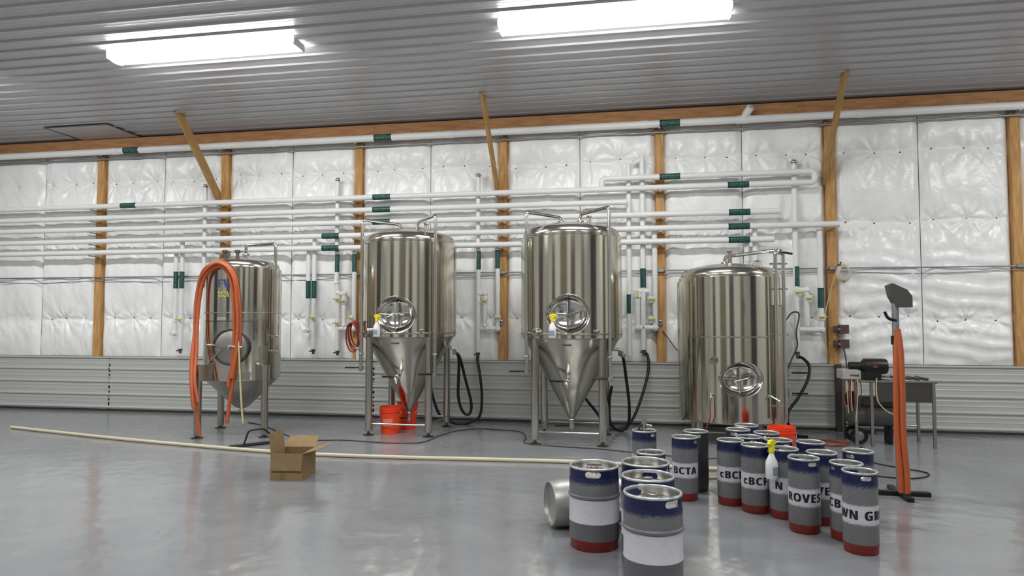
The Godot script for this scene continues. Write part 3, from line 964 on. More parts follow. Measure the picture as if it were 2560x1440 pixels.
func tall_tank(label: String, at: Vector3, apex := 0.28) -> Node3D:
	var t := thing("conical_tank", label, "tank", at, 0, "tall conical fermentation tanks")
	var r := 0.672
	part(t, "jacket", pierced(r, 1.36, 2.66, Vector2(0.015, 1.655), 0.275, 0.246), M.brushed_steel)
	part(t, "jacket_ledge", m_lathe([Vector2(r, 2.655), Vector2(r, 2.662), Vector2(r - 0.006, 2.668), Vector2(r - 0.04, 2.668)], 96, 30), M.brushed_steel)
	part(t, "jacket_foot", m_lathe([Vector2(0.60, 1.350), Vector2(r - 0.006, 1.350), Vector2(r, 1.356), Vector2(r, 1.365)], 96, 30), M.brushed_steel)
	part(t, "seam_band", m_lathe([Vector2(r, 1.395), Vector2(r + 0.006, 1.398), Vector2(r + 0.006, 1.412), Vector2(r, 1.415)], 96), M.dull_steel)
	part(t, "dome", m_lathe([Vector2(r - 0.03, 2.64)] + dome_profile(r - 0.025, 2.70, 0.20), 96, 40), M.polished_dome)
	part(t, "cone", m_lathe([Vector2(0.0, apex), Vector2(0.035, apex), Vector2(0.05, apex + 0.012), Vector2(0.07, apex + 0.06), Vector2(r - 0.04, 1.33), Vector2(r - 0.012, 1.356)], 96, 30), M.brushed_cone)
	for q in [[-0.43, -0.45], [0.43, -0.45], [-0.43, 0.45], [0.43, 0.45]]:
		var lg := part(t, "leg", m_lathe([Vector2(0, 0.06), Vector2(0.047, 0.06), Vector2(0.050, 0.066), Vector2(0.050, 1.37), Vector2(0, 1.37)], 24), M.leg_steel, Vector3(q[0], 0, q[1]))
		part(lg, "foot", foot(), M.dark_steel)
	part(t, "crossbar", m_tube([Vector3(-0.43, 0.155, 0.45), Vector3(0.43, 0.155, 0.45)], 0.013, 8), M.polished_steel)
	part(t, "crossbar", m_tube([Vector3(-0.43, 0.155, -0.45), Vector3(0.43, 0.155, -0.45)], 0.013, 8), M.polished_steel)
	part(t, "crossbar", m_tube([Vector3(-0.43, 0.155, -0.45), Vector3(-0.43, 0.155, 0.45)], 0.013, 8), M.polished_steel)
	part(t, "crossbar", m_tube([Vector3(0.43, 0.155, -0.45), Vector3(0.43, 0.155, 0.45)], 0.013, 8), M.polished_steel)
	manway(t, Vector3(0.015, 1.655, r), r, 0.272, 0.243, "polished oval manway door with cross arms")
	# spray-ball and blow-off pipes: out of the crown, over the shoulder, down the front
	for s in [-1.0, 1.0]:
		var top := 2.985 if s < 0 else 3.02
		var pp := bent([Vector3(s * 0.13, 2.86, 0.05), Vector3(s * 0.13, top - 0.02, 0.05), Vector3(s * 0.53, top, 0.50), Vector3(s * 0.53, 0.98 if s < 0 else 0.90, 0.50)], 0.05)
		part(t, "riser_pipe", m_tube(pp, 0.0225, 12), M.polished_steel)
		clamp_ring(t, Vector3(s * 0.13, 2.905, 0.05), 0.045)
		for yy in [1.42, 2.66]:
			part(t, "pipe_bracket", m_tube([Vector3(s * 0.53, yy, 0.50), Vector3(s * 0.44, yy, 0.44)], 0.010, 8), M.dull_steel)
		valve(t, Vector3(s * 0.53, 0.93 if s < 0 else 0.85, 0.50), Vector3.UP, Vector3(-1, 0, 0.15))
		clamp_ring(t, Vector3(s * 0.53, 1.12, 0.50))
	part(t, "relief_valve", m_lathe([Vector2(0, 0), Vector2(0.045, 0), Vector2(0.045, 0.02), Vector2(0.03, 0.03), Vector2(0.03, 0.13), Vector2(0.04, 0.14), Vector2(0.04, 0.16), Vector2(0, 0.16)], 16), M.polished_steel, Vector3(0.24, 2.83, -0.02))
	# thermowell and sample cock on the jacket, racking arm on the cone
	for q in [[-0.39, 1.425, 0.56, 0.052], [0.37, 1.44, 0.575, 0.024]]:
		var d := Vector3(q[0], 0, q[2]).normalized()
		var pt := Vector3(q[0], q[1], q[2])
		var b := MB.new()
		b.x = Transform3D(Basis(Quaternion(Vector3.UP, d)), pt)
		b.lathe([Vector2(q[3], -0.04), Vector2(q[3], 0.04), Vector2(q[3] * 0.8, 0.05), Vector2(q[3] * 0.5, 0.05), Vector2(q[3] * 0.5, 0.03), Vector2(0, 0.03)], 18)
		part(t, "port", b.mesh(), M.dull_steel)
	var rb := MB.new()
	rb.tube([Vector3(-0.02, 0.84, 0.28), Vector3(-0.02, 0.79, 0.43)], 0.02, 12)
	rb.lathe([Vector2(0, 0), Vector2(0, 0)], 4)
	part(t, "racking_port", rb.mesh(), M.polished_steel)
	valve(t, Vector3(-0.02, 0.80, 0.44), Vector3(0, 0, 1), Vector3(-1, 0.03, 0))
	part(t, "racking_elbow", m_tube(bent([Vector3(-0.02, 0.80, 0.47), Vector3(-0.02, 0.80, 0.54), Vector3(0.0, 0.72, 0.55)], 0.03), 0.019, 10), M.polished_steel)
	part(t, "jacket_port", m_tube(bent([Vector3(0.40, 1.22, 0.05), Vector3(0.66, 1.19, 0.05), Vector3(0.685, 1.11, 0.03)], 0.03), 0.02, 10), M.dull_steel)
	clamp_ring(t, Vector3(0.683, 1.12, 0.03), 0.03, 0.05)
	# bottom outlet
	part(t, "outlet", m_tube([Vector3(0, apex + 0.02, 0), Vector3(0, apex - 0.11, 0)], 0.022, 12), M.polished_steel)
	clamp_ring(t, Vector3(0, apex - 0.02, 0), 0.038)
	valve(t, Vector3(0, apex - 0.10, 0), Vector3.UP, Vector3(-1, 0.1, 0.2))
	part(t, "name_plate", m_box(Vector3(0, 1.27, r - 0.075), Vector3(0.11, 0.022, 0.012), 0.002), M.dark_steel)
	return t

func tanks() -> void:
	var dm := (M.polished_steel as StandardMaterial3D).duplicate()
	dm.roughness = 0.2; dm.albedo_color = Color(0.74, 0.72, 0.69)
	M["polished_dome"] = dm
	var cn := (M.brushed_steel as StandardMaterial3D).duplicate()
	cn.roughness = 0.21; cn.albedo_color = Color(0.75, 0.735, 0.69); cn.anisotropy_enabled = false; cn.roughness_texture = null
	M["brushed_cone"] = cn
	var lg := (M.dull_steel as StandardMaterial3D).duplicate()
	lg.roughness = 0.27; lg.albedo_color = Color(0.72, 0.71, 0.67)
	M["leg_steel"] = lg
	var nk := (M.polished_steel as StandardMaterial3D).duplicate()
	nk.roughness = 0.2; nk.albedo_color = Color(0.70, 0.69, 0.67)
	M["neck_steel"] = nk
	tall_tank("tall conical steel tank with orange buckets under its cone", Vector3(-3.215, 0, 1.24))
	tall_tank("tall conical steel tank in the middle, nearest to the camera", Vector3(-0.85, 0, 1.52))
	first_tank()
	bright_tank()

func first_tank() -> void:
	var t := thing("conical_tank", "smaller conical steel tank at left marked in blue, draped with orange hoses", "tank", Vector3(-5.50, 0, 1.80), 0.25)
	var r := 0.512
	part(t, "jacket", m_lathe([Vector2(0.44, 0.765), Vector2(r - 0.004, 0.765), Vector2(r, 0.775), Vector2(r, 2.30), Vector2(r - 0.006, 2.306), Vector2(r - 0.05, 2.306)], 80, 30), M.brushed_steel)
	part(t, "weld_seam", m_lathe([Vector2(r, 1.678), Vector2(r + 0.003, 1.681), Vector2(r + 0.003, 1.689), Vector2(r, 1.692)], 80), M.dull_steel)
	part(t, "dome", m_lathe([Vector2(r - 0.03, 2.28)] + dome_profile(r - 0.03, 2.315, 0.16), 80, 40), M.polished_dome)
	part(t, "cone", m_lathe([Vector2(0.0, 0.345), Vector2(0.05, 0.345), Vector2(0.10, 0.372), Vector2(r - 0.03, 0.75), Vector2(r - 0.006, 0.775)], 80, 30), M.brushed_cone)
	for q in [[-0.44, -0.44], [-0.44, 0.44], [0.44, 0.44]]:
		var lgp := part(t, "leg", m_lathe([Vector2(0, 0.04), Vector2(0.048, 0.04), Vector2(0.048, 0.98), Vector2(0, 0.98)], 20), M.leg_steel, Vector3(q[0], 0, q[1]))
		part(lgp, "foot", m_lathe([Vector2(0, 0), Vector2(0.075, 0), Vector2(0.075, 0.012), Vector2(0.03, 0.02), Vector2(0.03, 0.06), Vector2(0, 0.06)], 16), M.dark_steel)
		var bb := MB.new()
		bb.x = Transform3D(Basis(Vector3.UP, atan2(q[0], q[1])), Vector3(q[0], 0, q[1]))
		bb.box(Vector3(0, 0.87, -0.045), Vector3(0.11, 0.22, 0.15), 0.006)
		part(lgp, "bracket", bb_local(bb, Vector3(q[0], 0, q[1])), M.leg_steel)
	# round manway with its swing arm, open frame line and sign plate
	var mw := Node3D.new()
	mw.name = "manway"
	t.add_child(mw, true)
	mw.position = Vector3(0.0, 1.22, r - 0.012)
	mw.rotation.y = -0.05
	mw.set_meta("label", "round dark-rimmed manway with steel swing arm")
	var b := MB.new()
	b.x = Transform3D(Basis(Vector3.RIGHT, PI / 2), Vector3.ZERO)
	b.lathe([Vector2(0.25, -0.10), Vector2(0.25, 0.02), Vector2(0.245, 0.03), Vector2(0.225, 0.03), Vector2(0.22, 0.012)], 40, 40)
	part(mw, "neck", b.mesh(), M.dark_steel)
	b = MB.new()
	b.x = Transform3D(Basis(Vector3.RIGHT, PI / 2), Vector3.ZERO)
	b.lathe([Vector2(0.22, 0.0), Vector2(0.22, 0.014), Vector2(0.20, 0.02), Vector2(0.1, 0.034), Vector2(0.0, 0.038)], 40, 40)
	part(mw, "door", b.mesh(), M.dull_steel)
	b = MB.new()
	b.tube([Vector3(-0.34, 0.04, 0.03), Vector3(-0.2, 0.03, 0.07), Vector3(0.17, 0.0, 0.07)], 0.014, 8)
	b.tube([Vector3(-0.10, -0.02, 0.07), Vector3(-0.24, -0.17, 0.06)], 0.009, 8)
	b.tube([Vector3(0, 0, 0.03), Vector3(0, 0, 0.10)], 0.02, 10)
	part(mw, "swing_arm", b.mesh(), M.polished_steel)
	part(t, "panel_edge", curved_bar(r, -0.94, 0.58, 1.57, 0.012), M.dark_steel)
	part(t, "panel_edge", curved_bar(r, 0.565, 0.59, 1.44, 0.26), M.dark_steel)
	part(t, "name_plate", curved_bar(r, -0.40, -0.13, 1.605, 0.045), M.white_rim)
	part(t, "data_plate", curved_bar(r, 0.72, 1.0, 1.08, 0.30), M.dull_steel)
	part(t, "lower_bracket", curved_bar(r, 0.15, 0.5, 0.83, 0.10), M.dull_steel)
	# blue mark and a yellow scribble under it
	letters(t, "FV", 0.112, r + 0.001, M.blue_ink, 2.08, -0.235)
	var yb := MB.new()
	var rng := RandomNumberGenerator.new(); rng.seed = 9
	for row in 2:
		var an := -0.38
		while an < -0.08:
			var p := []
			for k in 5:
				var aa := an + 0.014 * k
				p.append(Vector3(sin(aa) * (r + 0.001), 1.955 - row * 0.045 + rng.randf_range(-0.02, 0.02), cos(aa) * (r + 0.001)))
			yb.tube(p, 0.006, 5)
			an += 0.062
	part(t, "yellow_scribble", yb.mesh(), M.yellow_ink)
	# top fittings and wash pipe down the right side
	var side := Vector3(0.50, 0, 0.24)
	part(t, "riser_pipe", m_tube(bent([Vector3(0.02, 2.42, 0.0), Vector3(0.02, 2.655, 0.0), side + Vector3(0, 2.655, 0), side + Vector3(0, 1.14, 0)], 0.05), 0.0225, 12), M.polished_steel)
	clamp_ring(t, Vector3(0.02, 2.52, 0.0), 0.045)
	for yy in [1.15, 1.36]:
		part(t, "pipe_bracket", m_tube([side + Vector3(-0.04, yy, -0.01), side + Vector3(0.06, yy, 0.02)], 0.016, 8), M.polished_steel)
	for q in [[-0.24, 0.10, 0.12], [-0.06, 0.12, 0.10]]:
		var vb := MB.new()
		vb.lathe([Vector2(0, 0), Vector2(0.035, 0), Vector2(0.035, 0.03), Vector2(0.022, 0.04), Vector2(0.022, 0.09), Vector2(0.04, 0.10), Vector2(0.04, 0.13), Vector2(0, 0.14)], 14)
		vb.box(Vector3(0.03, 0.11, 0), Vector3(0.10, 0.018, 0.03), 0.004)
		part(t, "relief_valve", vb.mesh(), M.dark_steel, Vector3(q[0], 2.44, q[1]))
	part(t, "outlet", m_tube([Vector3(0, 0.36, 0), Vector3(0, 0.24, 0)], 0.022, 10), M.dark_steel)
	clamp_ring(t, Vector3(0, 0.31, 0), 0.04)
	# orange hoses over the dome: separate lengths side by side
	var T := t.transform
	var strands := [
		["outermost orange hose draped over the left tank, longest of three", [[-5.70, 0.05, 2.45], [-5.76, 0.40, 2.45], [-5.85, 0.72, 2.43], [-5.95, 1.05, 2.30], [-6.005, 1.42, 2.17], [-6.005, 1.81, 2.16], [-5.95, 2.12, 2.17], [-5.82, 2.28, 2.25], [-5.67, 2.36, 2.28], [-5.54, 2.375, 2.30], [-5.41, 2.32, 2.34], [-5.31, 2.18, 2.33], [-5.26, 1.94, 2.32], [-5.24, 1.59, 2.30], [-5.25, 1.21, 2.30], [-5.29, 0.89, 2.32], [-5.34, 0.52, 2.34], [-5.37, 0.24, 2.35]]],
		["orange hose draped over the left tank, innermost of three", [[-5.70, 0.50, 2.50], [-5.78, 0.80, 2.47], [-5.865, 1.15, 2.32], [-5.90, 1.45, 2.27], [-5.895, 1.81, 2.25], [-5.825, 2.10, 2.27], [-5.70, 2.245, 2.32], [-5.57, 2.305, 2.35], [-5.49, 2.305, 2.36], [-5.41, 2.23, 2.35], [-5.35, 2.07, 2.34], [-5.32, 1.80, 2.33], [-5.31, 1.43, 2.32], [-5.32, 1.05, 2.33], [-5.36, 0.73, 2.35]]],
		["orange hose draped over the left tank, middle one of three", [[-5.74, 0.42, 2.53], [-5.80, 0.72, 2.50], [-5.90, 1.10, 2.36], [-5.95, 1.42, 2.245], [-5.95, 1.81, 2.225], [-5.875, 2.13, 2.26], [-5.71, 2.28, 2.34], [-5.58, 2.345, 2.38], [-5.48, 2.345, 2.39], [-5.38, 2.28, 2.38], [-5.29, 2.12, 2.37], [-5.265, 1.88, 2.355], [-5.25, 1.53, 2.34], [-5.265, 1.16, 2.34], [-5.30, 0.84, 2.37]]],
	]
	for s in strands:
		var p := []
		for q in s[1]: p.append(Vector3(q[0], q[1], q[2]))
		var hs := thing("orange_hose", s[0], "hose", p[0], 0, "orange hoses on the left tank")
		var loc := []
		for q in p: loc.append(q - p[0])
		loc = smooth(loc, 5)
		part(hs, "hose", m_tube(loc, 0.024, 12), M.orange_hose)
		var e: Vector3 = loc[loc.size() - 1]
		part(hs, "hose_end", m_lathe([Vector2(0, -0.03), Vector2(0.028, -0.03), Vector2(0.028, 0.04), Vector2(0.024, 0.045)], 12), M.orange_hose, e)
	solo("thin_tube", "thin pale tan tube hanging down the front of the left tank", "tube", m_tube(smooth([Vector3(-5.24, 1.30, 2.33), Vector3(-5.21, 1.0, 2.34), Vector3(-5.17, 0.6, 2.36), Vector3(-5.12, 0.22, 2.38)]), 0.012, 8), M.rope)

func bb_local(b: MB, off: Vector3) -> ArrayMesh:
	for i in b.v.size(): b.v[i] -= off
	return b.mesh()

# a flat strip hugging a shell of radius r between two angles
func curved_bar(r: float, a0: float, a1: float, y: float, h: float) -> ArrayMesh:
	var b := MB.new()
	b.lathe([Vector2(r - 0.002, y - h / 2), Vector2(r + 0.004, y - h / 2), Vector2(r + 0.004, y + h / 2), Vector2(r - 0.002, y + h / 2)], 10, 30, a0, a1)
	return b.mesh()

func bright_tank() -> void:
	var t := thing("bright_tank", "short flat-bottomed steel tank at right behind the kegs", "tank", Vector3(1.24, 0, 1.10))
	var r := 0.655
	part(t, "jacket", pierced(r, 0.285, 2.14, Vector2(0.05, 0.84), 0.268, 0.216), M.brushed_steel)
	part(t, "jacket_ledge", m_lathe([Vector2(r, 2.138), Vector2(r - 0.004, 2.15), Vector2(r - 0.05, 2.15)], 96, 30), M.brushed_steel)
	part(t, "jacket_foot", m_lathe([Vector2(0.55, 0.27), Vector2(r - 0.01, 0.275), Vector2(r, 0.285)], 96, 30), M.brushed_steel)
	part(t, "weld_seam", m_lathe([Vector2(r, 1.362), Vector2(r + 0.003, 1.365), Vector2(r + 0.003, 1.377), Vector2(r, 1.38)], 96), M.dull_steel)
	part(t, "dome", m_lathe([Vector2(r - 0.03, 2.12)] + dome_profile(r - 0.028, 2.165, 0.185), 96, 40), M.polished_dome)
	part(t, "bottom_dish", m_lathe([Vector2(0, 0.20), Vector2(0.3, 0.215), Vector2(0.55, 0.255), Vector2(r - 0.02, 0.285)], 64, 40), M.brushed_cone)
	for q in [[-0.44, -0.40], [0.44, -0.40], [-0.44, 0.40], [0.44, 0.40]]:
		var lgp := part(t, "leg", m_lathe([Vector2(0, 0.05), Vector2(0.05, 0.05), Vector2(0.05, 0.30), Vector2(0, 0.30)], 20), M.leg_steel, Vector3(q[0], 0, q[1]))
		part(lgp, "foot", foot(), M.dark_steel)
	part(t, "crossbar", m_tube([Vector3(-0.44, 0.14, 0.40), Vector3(0.44, 0.14, 0.40)], 0.013, 8), M.polished_steel)
	part(t, "crossbar", m_tube([Vector3(-0.44, 0.14, -0.40), Vector3(0.44, 0.14, -0.40)], 0.013, 8), M.polished_steel)
	manway(t, Vector3(0.05, 0.84, r), r, 0.265, 0.213, "polished oval manway door with cross arms")
	# side jacket panel at the left, like a wrapped insulation shell
	part(t, "side_panel", m_lathe_arc(r + 0.022, 0.30, 2.10, -2.3, -0.95), M.brushed_steel)
	# sight column and wash pipe at the right front
	part(t, "riser_pipe", m_tube(bent([Vector3(-0.05, 2.30, 0.05), Vector3(-0.05, 2.44, 0.05), Vector3(0.50, 2.465, 0.54), Vector3(0.50, 0.34, 0.54)], 0.05), 0.024, 12), M.polished_steel)
	part(t, "sight_column", m_tube(bent([Vector3(0.52, 2.44, 0.53), Vector3(0.61, 2.44, 0.47), Vector3(0.61, 0.30, 0.47)], 0.04), 0.024, 12), M.polished_steel)
	part(t, "column_cover", m_box(Vector3(0.535, 1.0, 0.455), Vector3(0.13, 1.55, 0.03), 0.008), M.brushed_steel)
	clamp_ring(t, Vector3(-0.05, 2.355, 0.05), 0.045)
	for yy in [0.5, 1.4, 1.98, 2.30]:
		part(t, "pipe_bracket", m_tube([Vector3(0.44, yy, 0.48), Vector3(0.66, yy, 0.45)], 0.010, 8), M.dull_steel)
	var tb := MB.new()
	tb.lathe([Vector2(0, 0), Vector2(0.05, 0), Vector2(0.05, 0.02), Vector2(0.032, 0.03), Vector2(0.032, 0.17), Vector2(0.045, 0.18), Vector2(0.045, 0.20), Vector2(0, 0.21)], 16)
	part(t, "relief_valve", tb.mesh(), M.polished_steel, Vector3(0.0, 2.31, 0.16))
	valve(t, Vector3(0.55, 2.45, 0.50), Vector3(1, 0, -0.7), Vector3(0.3, -0.2, 1))
	var eye := []
	for a in 17: eye.append(Vector3(0.33 + cos(TAU * a / 16) * 0.055, 2.31 + sin(TAU * a / 16) * 0.055, 0.2))
	part(t, "lifting_eye", m_tube(eye, 0.012, 8), M.polished_steel)
	for q in [[-0.27, 1.08, 0.60, 0.05], [-0.31, 0.64, 0.58, 0.022], [0.42, 0.62, 0.50, 0.022]]:
		var d := Vector3(q[0], 0, q[2]).normalized()
		var b := MB.new()
		b.x = Transform3D(Basis(Quaternion(Vector3.UP, d)), Vector3(q[0], q[1], q[2]))
		b.lathe([Vector2(q[3], -0.05), Vector2(q[3], 0.03), Vector2(q[3] * 0.8, 0.04), Vector2(q[3] * 0.45, 0.04), Vector2(q[3] * 0.45, 0.02), Vector2(0, 0.02)], 18)
		part(t, "port", b.mesh(), M.polished_steel)
	part(t, "sample_cock", m_tube(bent([Vector3(-0.31, 0.64, 0.60), Vector3(-0.32, 0.63, 0.66), Vector3(-0.33, 0.52, 0.66)], 0.03), 0.013, 8), M.polished_steel)
	part(t, "sample_hose", m_tube(smooth([Vector3(-0.33, 0.53, 0.66), Vector3(-0.335, 0.36, 0.67), Vector3(-0.38, 0.22, 0.62)]), 0.009, 8), M.red_hose)
	part(t, "side_tap", m_tube([Vector3(0.44, 0.62, 0.53), Vector3(0.52, 0.57, 0.60)], 0.012, 8), M.polished_steel)
	for yy in [0.92, 0.66]:
		valve(t, Vector3(0.66, yy, 0.43), Vector3(0, 1, 0), Vector3(1, 0, 0))
	# small sample lines at the right
	solo("thin_hose", "thin dark hose looping beside the short tank's right edge", "hose", m_tube(smooth([Vector3(1.90, 1.58, 1.42), Vector3(1.98, 1.68, 1.40), Vector3(2.07, 1.66, 1.38), Vector3(2.03, 1.42, 1.38), Vector3(2.04, 1.25, 1.38), Vector3(1.95, 1.05, 1.40), Vector3(1.90, 0.90, 1.42)]), 0.010, 8), M.cable_dark)

func m_lathe_arc(r: float, y0: float, y1: float, a0: float, a1: float) -> ArrayMesh:
	var b := MB.new()
	b.lathe([Vector2(r - 0.04, y0), Vector2(r, y0), Vector2(r, y1), Vector2(r - 0.04, y1)], 32, 30, a0, a1)
	for a in [a0, a1]:
		var d := Vector3(sin(a), 0, cos(a))
		var tg := Vector3(cos(a), 0, -sin(a)) * (1.0 if a == a1 else -1.0)
		b.quad(d * (r - 0.04) + Vector3.UP * y0, d * r + Vector3.UP * y0, d * r + Vector3.UP * y1, d * (r - 0.04) + Vector3.UP * y1, tg)
	return b.mesh()

# ---------------------------------------------------------------- kegs
func half_keg(paint: Material, top_paint: Material) -> Node3D:
	var t := Node3D.new()
	t.name = "half_keg_source"
	var r := 0.174
	part(t, "body", m_lathe([Vector2(0, 0.045), Vector2(0.10, 0.040), Vector2(0.145, 0.028), Vector2(0.154, 0.012), Vector2(0.156, 0.0), Vector2(0.162, 0.0), Vector2(0.166, 0.006), Vector2(0.167, 0.05), Vector2(r, 0.07), Vector2(r, 0.180), Vector2(r + 0.003, 0.186), Vector2(r + 0.003, 0.194), Vector2(r, 0.200), Vector2(r, 0.352), Vector2(r + 0.007, 0.359), Vector2(r + 0.007, 0.371), Vector2(r, 0.378), Vector2(r, 0.478), Vector2(0.170, 0.492)], 56, 40), paint)
	chime(t, 0.170, 0.161, 0.492, 0.555, 0.523, 0.056, 0.021, top_paint)
	part(t, "rim", m_lathe([Vector2(0.170, 0.549), Vector2(0.1745, 0.553), Vector2(0.1745, 0.561), Vector2(0.170, 0.566), Vector2(0.162, 0.566), Vector2(0.158, 0.561), Vector2(0.160, 0.549)], 56, 60), M.white_rim)
	var lid := part(t, "top", m_lathe([Vector2(0.1605, 0.500), Vector2(0.150, 0.496), Vector2(0.12, 0.505), Vector2(0.06, 0.515), Vector2(0.0, 0.517)], 48, 50), M.keg_steel)
	part(lid, "valve_neck", m_lathe([Vector2(0.040, 0.508), Vector2(0.036, 0.525), Vector2(0.031, 0.53), Vector2(0.031, 0.55), Vector2(0.024, 0.552), Vector2(0.022, 0.54), Vector2(0.0, 0.54)], 20, 50), M.keg_steel)
	return t

# the standing collar of a keg, with two pill-shaped hand holes cut through it
func chime(t: Node3D, ro: float, ri: float, y0: float, y1: float, yc: float, hw: float, hh: float, paint: Material) -> MeshInstance3D:
	var xs := []
	var half := PI * ro
	var k := 0
	while k <= 24:
		xs.append(-hw + 2.0 * hw * (0.5 - 0.5 * cos(PI * k / 24.0)))
		k += 1
	for i in range(1, 14): xs.append(lerpf(hw, half - hw, i / 14.0))
	var outer := MB.new()
	var inner := MB.new()
	for turn in [0.0, PI]:
		for i in xs.size():
			var x0: float = xs[i]
			var x1: float = xs[i + 1] if i + 1 < xs.size() else half - hw
			var e0 := hh * sqrt(maxf(0.0, 1.0 - pow(maxf(absf(x0) - (hw - hh), 0.0) / hh, 2))) if absf(x0) <= hw + 1e-6 else 0.0
			var e1 := hh * sqrt(maxf(0.0, 1.0 - pow(maxf(absf(x1) - (hw - hh), 0.0) / hh, 2))) if absf(x1) <= hw + 1e-6 else 0.0
			var a0: float = x0 / ro + turn
			var a1: float = x1 / ro + turn
			var d0 := Vector3(sin(a0), 0, cos(a0)); var d1 := Vector3(sin(a1), 0, cos(a1))
			for side in [[outer, ro, 1.0], [inner, ri, -1.0]]:
				var b: MB = side[0]
				var q: float = side[1]
				var n0: Vector3 = d0 * side[2]; var n1: Vector3 = d1 * side[2]
				for sp in [[y0, y0, yc - e0, yc - e1], [yc + e0, yc + e1, y1, y1]]:
					var A: Vector3 = d0 * q + Vector3.UP * sp[0]; var B: Vector3 = d1 * q + Vector3.UP * sp[1]
					var D: Vector3 = d0 * q + Vector3.UP * sp[2]; var Cc: Vector3 = d1 * q + Vector3.UP * sp[3]
					b.tri(A, B, Cc, n0, n1, n1); b.tri(A, Cc, D, n0, n1, n0)
			if e0 > 0.0 or e1 > 0.0:
				for sg in [-1.0, 1.0]:
					outer.quad(d0 * ro + Vector3.UP * (yc + sg * e0), d1 * ro + Vector3.UP * (yc + sg * e1), d1 * ri + Vector3.UP * (yc + sg * e1), d0 * ri + Vector3.UP * (yc + sg * e0), Vector3(0, -sg, 0))
	var o := part(t, "chime", outer.mesh(), paint)
	part(o, "chime_lining", inner.mesh(), M.keg_steel)
	return o

func slim_keg(paint: Material, rim: Material, top_paint: Material) -> Node3D:
	var t := Node3D.new()
	t.name = "slim_keg_source"
	var r := 0.1135
	part(t, "body", m_lathe([Vector2(0.104, 0.0), Vector2(0.109, 0.006), Vector2(0.110, 0.045), Vector2(r, 0.06), Vector2(r, 0.47), Vector2(0.1115, 0.482)], 40, 40), paint)
	chime(t, 0.1115, 0.1045, 0.482, 0.540, 0.512, 0.038, 0.015, top_paint)
	part(t, "rim", m_lathe([Vector2(0.1115, 0.535), Vector2(0.1150, 0.539), Vector2(0.1150, 0.546), Vector2(0.1115, 0.550), Vector2(0.106, 0.550), Vector2(0.1025, 0.546), Vector2(0.104, 0.535)], 40, 60), rim)
	var lid := part(t, "top", m_lathe([Vector2(0.104, 0.488), Vector2(0.096, 0.485), Vector2(0.06, 0.494), Vector2(0.0, 0.498)], 36, 50), M.keg_steel)
	part(lid, "valve_neck", m_lathe([Vector2(0.038, 0.490), Vector2(0.034, 0.506), Vector2(0.029, 0.51), Vector2(0.029, 0.528), Vector2(0.022, 0.53), Vector2(0.02, 0.52), Vector2(0.0, 0.52)], 18, 50), M.keg_steel)
	return t

func place_keg(src: Node3D, called: String, label: String, group: String, at: Vector3, turn := 0.0) -> Node3D:
	var r := src.duplicate()
	r.name = numbered(called)
	add_child(r)
	r.position = at
	r.rotation.y = turn
	r.set_meta("label", label)
	r.set_meta("category", "keg")
	r.set_meta("group", group)
	return r

